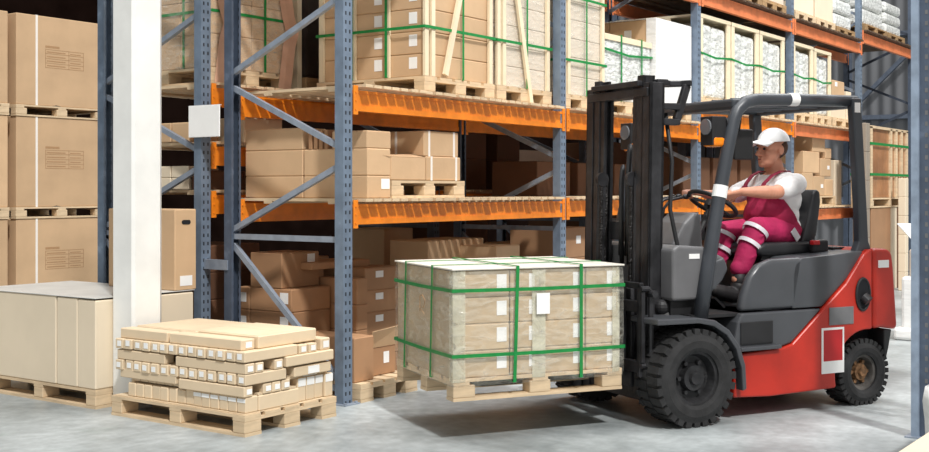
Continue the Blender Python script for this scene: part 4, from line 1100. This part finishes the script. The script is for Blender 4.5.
class Blob:
    """raw lists of sphere / ellipsoid shells, later fused by remeshing"""
    def __init__(s): s.v = []; s.f = []
    def sph(s, c, r, sc3=(1,1,1), n=14, rot=None):
        base = len(s.v); m = max(6, n//2); c = Vector(c)
        def put(x, y, z):
            p = Vector((x*r*sc3[0], y*r*sc3[1], z*r*sc3[2]))
            if rot: p = rot @ p
            s.v.append(tuple(c+p))
        put(0,0,1)
        for i in range(1, m):
            t = PI*i/m; st, ct = math.sin(t), math.cos(t)
            for k in range(n): put(st*math.cos(2*PI*k/n), st*math.sin(2*PI*k/n), ct)
        put(0,0,-1); last = len(s.v)-1
        for k in range(n):
            s.f.append((base, base+1+k, base+1+(k+1)%n))
            for i in range(m-2):
                a = base+1+i*n; s.f.append((a+k, a+n+k, a+n+(k+1)%n, a+(k+1)%n))
            a = base+1+(m-2)*n; s.f.append((a+(k+1)%n, a+k, last))
        return s
    def mesh(s, name):
        me = bpy.data.meshes.new(name); me.from_pydata(s.v, [], s.f); me.update(); return me

def bake(name, b, m, voxel, smooth=4, parent=None, cuts=(), fac=.5, solid=0):
    """fuse overlapping blobs into one continuous skin"""
    me = b.mesh(name); o = bpy.data.objects.new('tmp_'+name, me); COL.objects.link(o)
    r = o.modifiers.new('r', 'REMESH'); r.mode = 'VOXEL'; r.voxel_size = voxel
    s = o.modifiers.new('s', 'SMOOTH'); s.iterations = smooth; s.factor = fac
    dg = bpy.context.evaluated_depsgraph_get(); dg.update()
    nm = bpy.data.meshes.new_from_object(o.evaluated_get(dg)); bpy.data.objects.remove(o)
    if cuts:
        bm = bmesh.new(); bm.from_mesh(nm)
        for co_, no in cuts:   # drops the side the normal points to
            bmesh.ops.bisect_plane(bm, geom=bm.verts[:]+bm.edges[:]+bm.faces[:], plane_co=co_, plane_no=no, clear_outer=True)
        if solid: thicken(bm, solid)
        bm.to_mesh(nm); bm.free()
    nm.name = name; nm.materials.clear(); nm.materials.append(M[m])
    for p in nm.polygons: p.use_smooth = True
    q = bpy.data.objects.new(name, nm); link(q, parent); return q

def limb(b, pts, rad, n=14):
    """tapered chain of spheres and cones"""
    for (p, r0), (q, r1) in zip(list(zip(pts, rad))[:-1], list(zip(pts, rad))[1:]):
        p, q = Vector(p), Vector(q); L = (q-p).length; k = max(2, int(L/(min(r0, r1)*.42)))
        for i in range(k+1): b.sph(p.lerp(q, i/k), r0+(r1-r0)*i/k, n=n)
    return b

SHN = (1.12,.395,1.462); ELN = (.885,.335,1.405); WRN = (.655,.395,1.410)
SHF = (1.12,.765,1.462); ELF = (.885,.825,1.365); WRF = (.620,.745,1.395)
HIPN, KNN, ANN = (1.10,.475,1.135), (.800,.425,1.165), (.630,.425,.835)
HIPF, KNF, ANF = (1.10,.690,1.135), (.745,.690,1.130), (.640,.690,.800)

def torso(b, g=0):
    b.sph((1.11,.58,1.15), .5, ((.150+g)*2,(.185+g)*2,(.13+g)*2), 20)
    b.sph((1.075,.58,1.25), .5, ((.170+g)*2,(.185+g)*2,(.15+g)*2), 20)
    b.sph((1.10,.58,1.36), .5, ((.155+g)*2,(.195+g)*2,(.15+g)*2), 20)
    b.sph((1.11,.50,1.455), .5, ((.105+g)*2,(.135+g)*2,(.085+g)*2), 20)
    b.sph((1.11,.66,1.455), .5, ((.105+g)*2,(.135+g)*2,(.085+g)*2), 20)
    b.sph((1.10,.58,1.50), .5, ((.085+g)*2,(.13+g)*2,(.065+g)*2), 20)
    return b

HC = Vector((1.065,.575,1.695))
body = Blob()
torso(body, -.012)
limb(body, [(1.115,.58,1.50),(1.09,.577,1.60)], [.066,.060], 18)           # neck
# head: skull, face, jaw, chin, nose, brow, ears
body.sph(HC+Vector((.018,0,.035)), .5, (.200,.158,.190), 26)
body.sph(HC+Vector((-.030,0,-.030)), .5, (.140,.132,.175), 24)
body.sph(HC+Vector((-.045,0,-.085)), .5, (.105,.108,.075), 20)
body.sph(HC+Vector((-.078,0,-.100)), .5, (.050,.060,.042), 16)            # chin
body.sph(HC+Vector((-.078,0,.030)), .5, (.050,.112,.030), 16)             # brow
for s in (-1, 1):
    body.sph(HC+Vector((-.068,s*.040,-.022)), .5, (.052,.046,.050), 14)     # cheeks
    body.sph(HC+Vector((.018,s*.080,-.005)), .5, (.048,.022,.066), 14, Matrix.Rotation(R(12),3,'Y'))   # ears
limb(body, [HC+Vector((-.098,0,.012)),HC+Vector((-.112,0,-.014)),HC+Vector((-.124,0,-.030))], [.010,.012,.0145], 10)  # nose
for s in (-1, 1): body.sph(HC+Vector((-.110,s*.013,-.034)), .010, n=10)
body.sph(HC+Vector((-.098,0,-.060)), .5, (.022,.048,.016), 12); body.sph(HC+Vector((-.096,0,-.074)), .5, (.020,.044,.016), 12)
# arms
for sh, el, wr in ((SHN,ELN,WRN),(SHF,ELF,WRF)):
    e, w_ = Vector(el), Vector(wr)
    limb(body, [sh, el], [.056,.045]); limb(body, [el, e.lerp(w_, .3), wr], [.045,.046,.028])
# hands closed on the wheel rim: palm, four bent fingers of different length, thumb from the side of the palm
def hand(wr, rim, along, back):
    """rim = point of the wheel rim held, along = rim direction across the knuckles, back = outward over the back of the hand"""
    W = Vector(wr); C_ = Vector(rim); a = Vector(along).normalized(); bk = Vector(back).normalized()
    kn = C_ + bk*.030                                   # knuckle line sits over the rim
    fwd = (kn-W).normalized(); 
    for k in range(4):                                   # palm made of the four metacarpals
        limb(body, [W+a*(k-1.5)*.007, kn+a*(k-1.5)*.0185-fwd*.012], [.018,.0125], 10)
    for k, L in enumerate((.88,1.0,.95,.74)):
        p0 = kn+a*(k-1.5)*.0190
        p1 = p0+(fwd*.030-bk*.006)*L; p2 = p1+(fwd*.004-bk*.028)*L; p3 = p2+(-fwd*.020-bk*.010)*L
        limb(body, [p0-fwd*.01, p0, p1, p2, p3], [.0098,.0096,.0088,.0082,.0072], 10)
    t0 = W.lerp(kn, .38)-a*.020; t1 = t0+fwd*.022-a*.016-bk*.010; t2 = t1+fwd*.024-bk*.016; t3 = t2+fwd*.016-bk*.008+a*.008
    limb(body, [t0, t1, t2, t3], [.0125,.0115,.0098,.0082], 10)
hand(WRN, (.520,.415,1.352), (-.55,-.45,.45), (.15,-.55,.80))
hand(WRF, (.475,.712,1.378), (.55,-.75,-.30), (.10,.25,.95))
# legs under the cloth
for h_, k_, an in ((HIPN,KNN,ANN),(HIPF,KNF,ANF)):
    h_, k_, an = Vector(h_), Vector(k_), Vector(an)
    limb(body, [h_, k_], [.080,.052]); limb(body, [k_, k_.lerp(an,.3), an], [.050,.050,.034])
    limb(body, [an, an+Vector((.01,0,-.05)), an+Vector((-.04,0,-.088))], [.030,.030,.022])
pr_b = bake('person', body, 'skin', .0055, 3)
pr_b.location = (.70,-2.222,0); pr_b.rotation_euler = (0,0,FKR)
tag(pr_b, 'person in white cap and magenta bib overalls seated driving the forklift, hands on the wheel', 'person')
P_ = pr_b

# t-shirt
b = Blob(); torso(b, .004)
limb(b, [(1.12,.58,1.50),(1.105,.58,1.535)], [.085,.075], 18)
for sh, el in ((SHN,ELN),(SHF,ELF)):
    e = Vector(sh).lerp(Vector(el), .66); limb(b, [sh, Vector(sh).lerp(e,.5), e], [.070,.066,.064])
bake('t_shirt', b, 'shirt', .009, 4, P_, cuts=[((1.10,.58,1.543),(-.25,0,1)), ((0,0,1.05),(0,0,-1))], solid=-.004)
# overalls: bib part shaped on the belly, and trousers
b = Blob(); torso(b, .013)
bake('bib', b, 'overall', .009, 4, P_, cuts=[((.93,.58,1.415),(.0,0,1)), ((.985,.58,1.40),(.78,0,.62)), ((1.2,.58,1.10),(0,0,-1))], solid=-.004)
b = Blob()
b.sph((1.11,.58,1.135), .5, (.33,.39,.22), 22); b.sph((1.02,.58,1.15), .5, (.30,.34,.19), 20)
def leg_cloth(hp, kn, an, w=1.):
    hp, kn, an = Vector(hp), Vector(kn), Vector(an)
    limb(b, [hp, hp.lerp(kn,.5), kn], [.102*w,.094*w,.080*w], 16)
    limb(b, [kn, kn.lerp(an,.35), kn.lerp(an,.75), an+Vector((.018,0,.07))], [.080*w,.076*w,.066*w,.058*w], 16)
    # cloth folds
    for q, r_ in ((.12,.088),(.30,.085),(.55,.078)):
        c_ = kn.lerp(an, q); b.sph(c_+Vector((.012,0,0)), .5, (r_*2.02,r_*2,.03), 14, Matrix.Rotation(R(-18),3,'Y'))
leg_cloth(HIPN,KNN,ANN); leg_cloth(HIPF,KNF,ANF)
tr = bake('trousers', b, 'trouser', .009, 3, P_)
# hem: open the trouser leg ends with dark socks showing
for an in (ANN, ANF):
    b = MB(); a_ = Vector(an); b.cyl(a_+Vector((.02,0,.06)), a_+Vector((.018,0,-.075)), .046, .048, 16); obj('sock', b, 'shoe', P_, True)
# reflective bands round the near shin and thigh pocket
def band_on(p, q, t, r, w=.026, tilt=0):
    p, q = Vector(p), Vector(q); c = p.lerp(q, t); d = (q-p).normalized()
    d = (Matrix.Rotation(tilt, 3, 'Y') @ d).normalized()
    b = MB(); b.cyl(c-d*w/2, c+d*w/2, r, r*.985, 24, cap=False); return b
for t_, r_ in ((.05,.0905),(.34,.0880)):
    obj('reflective_band', band_on(KNN,ANN,t_,r_,.028,R(12)), 'reflect', P_, True)
    obj('reflective_band', band_on(KNF,ANF,t_,r_,.028,R(12)), 'reflect', P_, True)
b = MB(); b.bar((1.06,.362,1.155),(1.12,.372,1.09), .045,.006,up=(0,1,0)); obj('reflective_band', b, 'reflect', P_)
# straps over the shoulders with buckles
for s, y0 in ((-1,.58),(1,.58)):
    pts = [(.885,y0+s*.085,1.40),(.925,y0+s*.09,1.47),(.985,y0+s*.10,1.523),(1.06,y0+s*.105,1.553),(1.13,y0+s*.10,1.553),(1.19,y0+s*.085,1.515),(1.235,y0+s*.05,1.43),(1.25,y0+s*.02,1.32)]
    pts = [Vector(p) for p in pts]
    b = MB(); w_ = .017; L1 = []; L2 = []
    sd = Vector((0,1,0))
    for p in pts: L1.append(b.bm.verts.new(p-sd*w_)); L2.append(b.bm.verts.new(p+sd*w_))
    for i in range(len(pts)-1): b.bm.faces.new((L1[i],L1[i+1],L2[i+1],L2[i]))
    thicken(b.bm, .007)
    obj('shoulder_strap', b, 'strap_cloth', P_)
    b = MB(); p = Vector((.888,y0+s*.085,1.405)); b.bar(p, p+Vector((.025,0,.045)), .05,.012,up=(-.8,0,.5)); obj('buckle', b, 'strap_cloth', P_, bevel=.004)
# cap with a curved peak
b = Blob(); b.sph(HC+Vector((.022,0,.050)), .5, (.232,.192,.200), 28)
cp = bake('cap', b, 'cap', .006, 3, P_, cuts=[(tuple(HC+Vector((0,0,.054))),(.06,0,-1))], solid=-.004)
b = MB(); n = 14; top = []; bot = []
for i in range(n+1):
    a = -1+2*i/n; y = a*.080
    xin = -.072+.035*a*a; xout = -.190+.085*a*a; zc = -.018*a*a
    top.append(b.bm.verts.new(HC+Vector((xin, y, .074+zc)))); bot.append(b.bm.verts.new(HC+Vector((xout, y*1.02, .050+zc*1.6))))
for i in range(n): b.bm.faces.new((top[i],top[i+1],bot[i+1],bot[i]))
thicken(b.bm, .006)
obj('cap_peak', b, 'cap', cp, True)
# hair below the cap, eyes, brows, lips
b = Blob(); b.sph(HC+Vector((.034,0,.020)), .5, (.186,.164,.165), 22)
bake('hair', b, 'hair', .006, 2, P_, cuts=[(tuple(HC+Vector((.03,0,0))),(-1,0,-.25)), (tuple(HC+Vector((0,0,.06))),(0,0,1)), (tuple(HC+Vector((.05,0,-.055))),(-.3,0,-1))])
for s in (-1, 1):
    b = MB(); b.sph(HC+Vector((-.0915,s*.034,.006)), .0095, n=12); obj('eye', b, 'eye', P_, True)
    b = MB(); b.bar(HC+Vector((-.100,s*.016,.030)), HC+Vector((-.088,s*.054,.030)), .007,.006); obj('eyebrow', b, 'hair', P_)
b = MB(); b.sph(HC+Vector((-.105,0,-.066)), .5, (.010,.040,.010), 12); obj('mouth', b, 'lip', P_, True)
# shoes on the pedals, pointing forward
for an in (ANN, ANF):
    a_ = Vector(an); b = Blob()
    limb(b, [a_+Vector((.015,0,-.05)), a_+Vector((.03,0,-.095)), a_+Vector((-.05,0,-.098)), a_+Vector((-.135,0,-.078)), a_+Vector((-.185,0,-.062))], [.054,.046,.052,.050,.040], 14)
    s_ = bake('shoe', b, 'shoe', .007, 3, P_)
    b = MB()
    for k in range(3): b.bar(a_+Vector((-.05-.03*k,-.025,-.048)), a_+Vector((-.05-.03*k,.025,-.048)), .006,.006)
    obj('laces', b, 'plate', s_)
# ------------------------------------------------------------------ camera and light
cam = bpy.data.cameras.new('camera'); co = bpy.data.objects.new('camera', cam); COL.objects.link(co)
YAW = .616
co.location = (-5.905,-5.152,1.424)
co.rotation_euler = (PI/2, 0, YAW-PI/2)
cam.sensor_width = 36; cam.lens = 36*1181/929; cam.shift_y = -(226-189.6)/929
cam.clip_end = 100
sc.camera = co

w = bpy.data.worlds.new('hall_light'); sc.world = w; w.use_nodes = True
bg = w.node_tree.nodes['Background']; bg.inputs[0].default_value = (1,.985,.96,1); bg.inputs[1].default_value = .55
def sun(name, d, e, ang, col=(1,.982,.955)):
    l = bpy.data.lights.new(name, 'SUN'); l.energy = e; l.angle = R(ang); l.color = col
    o = bpy.data.objects.new(name, l); COL.objects.link(o); o.rotation_euler = Vector(d).to_track_quat('-Z','Y').to_euler(); return o
sun('skylight_sun', (.42,.62,-.92), 3.0, 3.5)
def area(name, loc, target, size, e, col=(1,1,1), sy=None):
    l = bpy.data.lights.new(name, 'AREA'); l.energy = e; l.size = size; l.color = col
    if sy: l.shape = 'RECTANGLE'; l.size_y = sy
    o = bpy.data.objects.new(name, l); COL.objects.link(o); o.location = loc
    o.rotation_euler = (Vector(target)-Vector(loc)).to_track_quat('-Z','Y').to_euler(); return o
area('hall_lamp', (4.5,-2.0,7.2), (4.5,-1.4,0), 14, 700, sy=4)
sc.view_settings.view_transform = 'Standard'
sc.view_settings.look = 'None'
sc.view_settings.exposure = 0
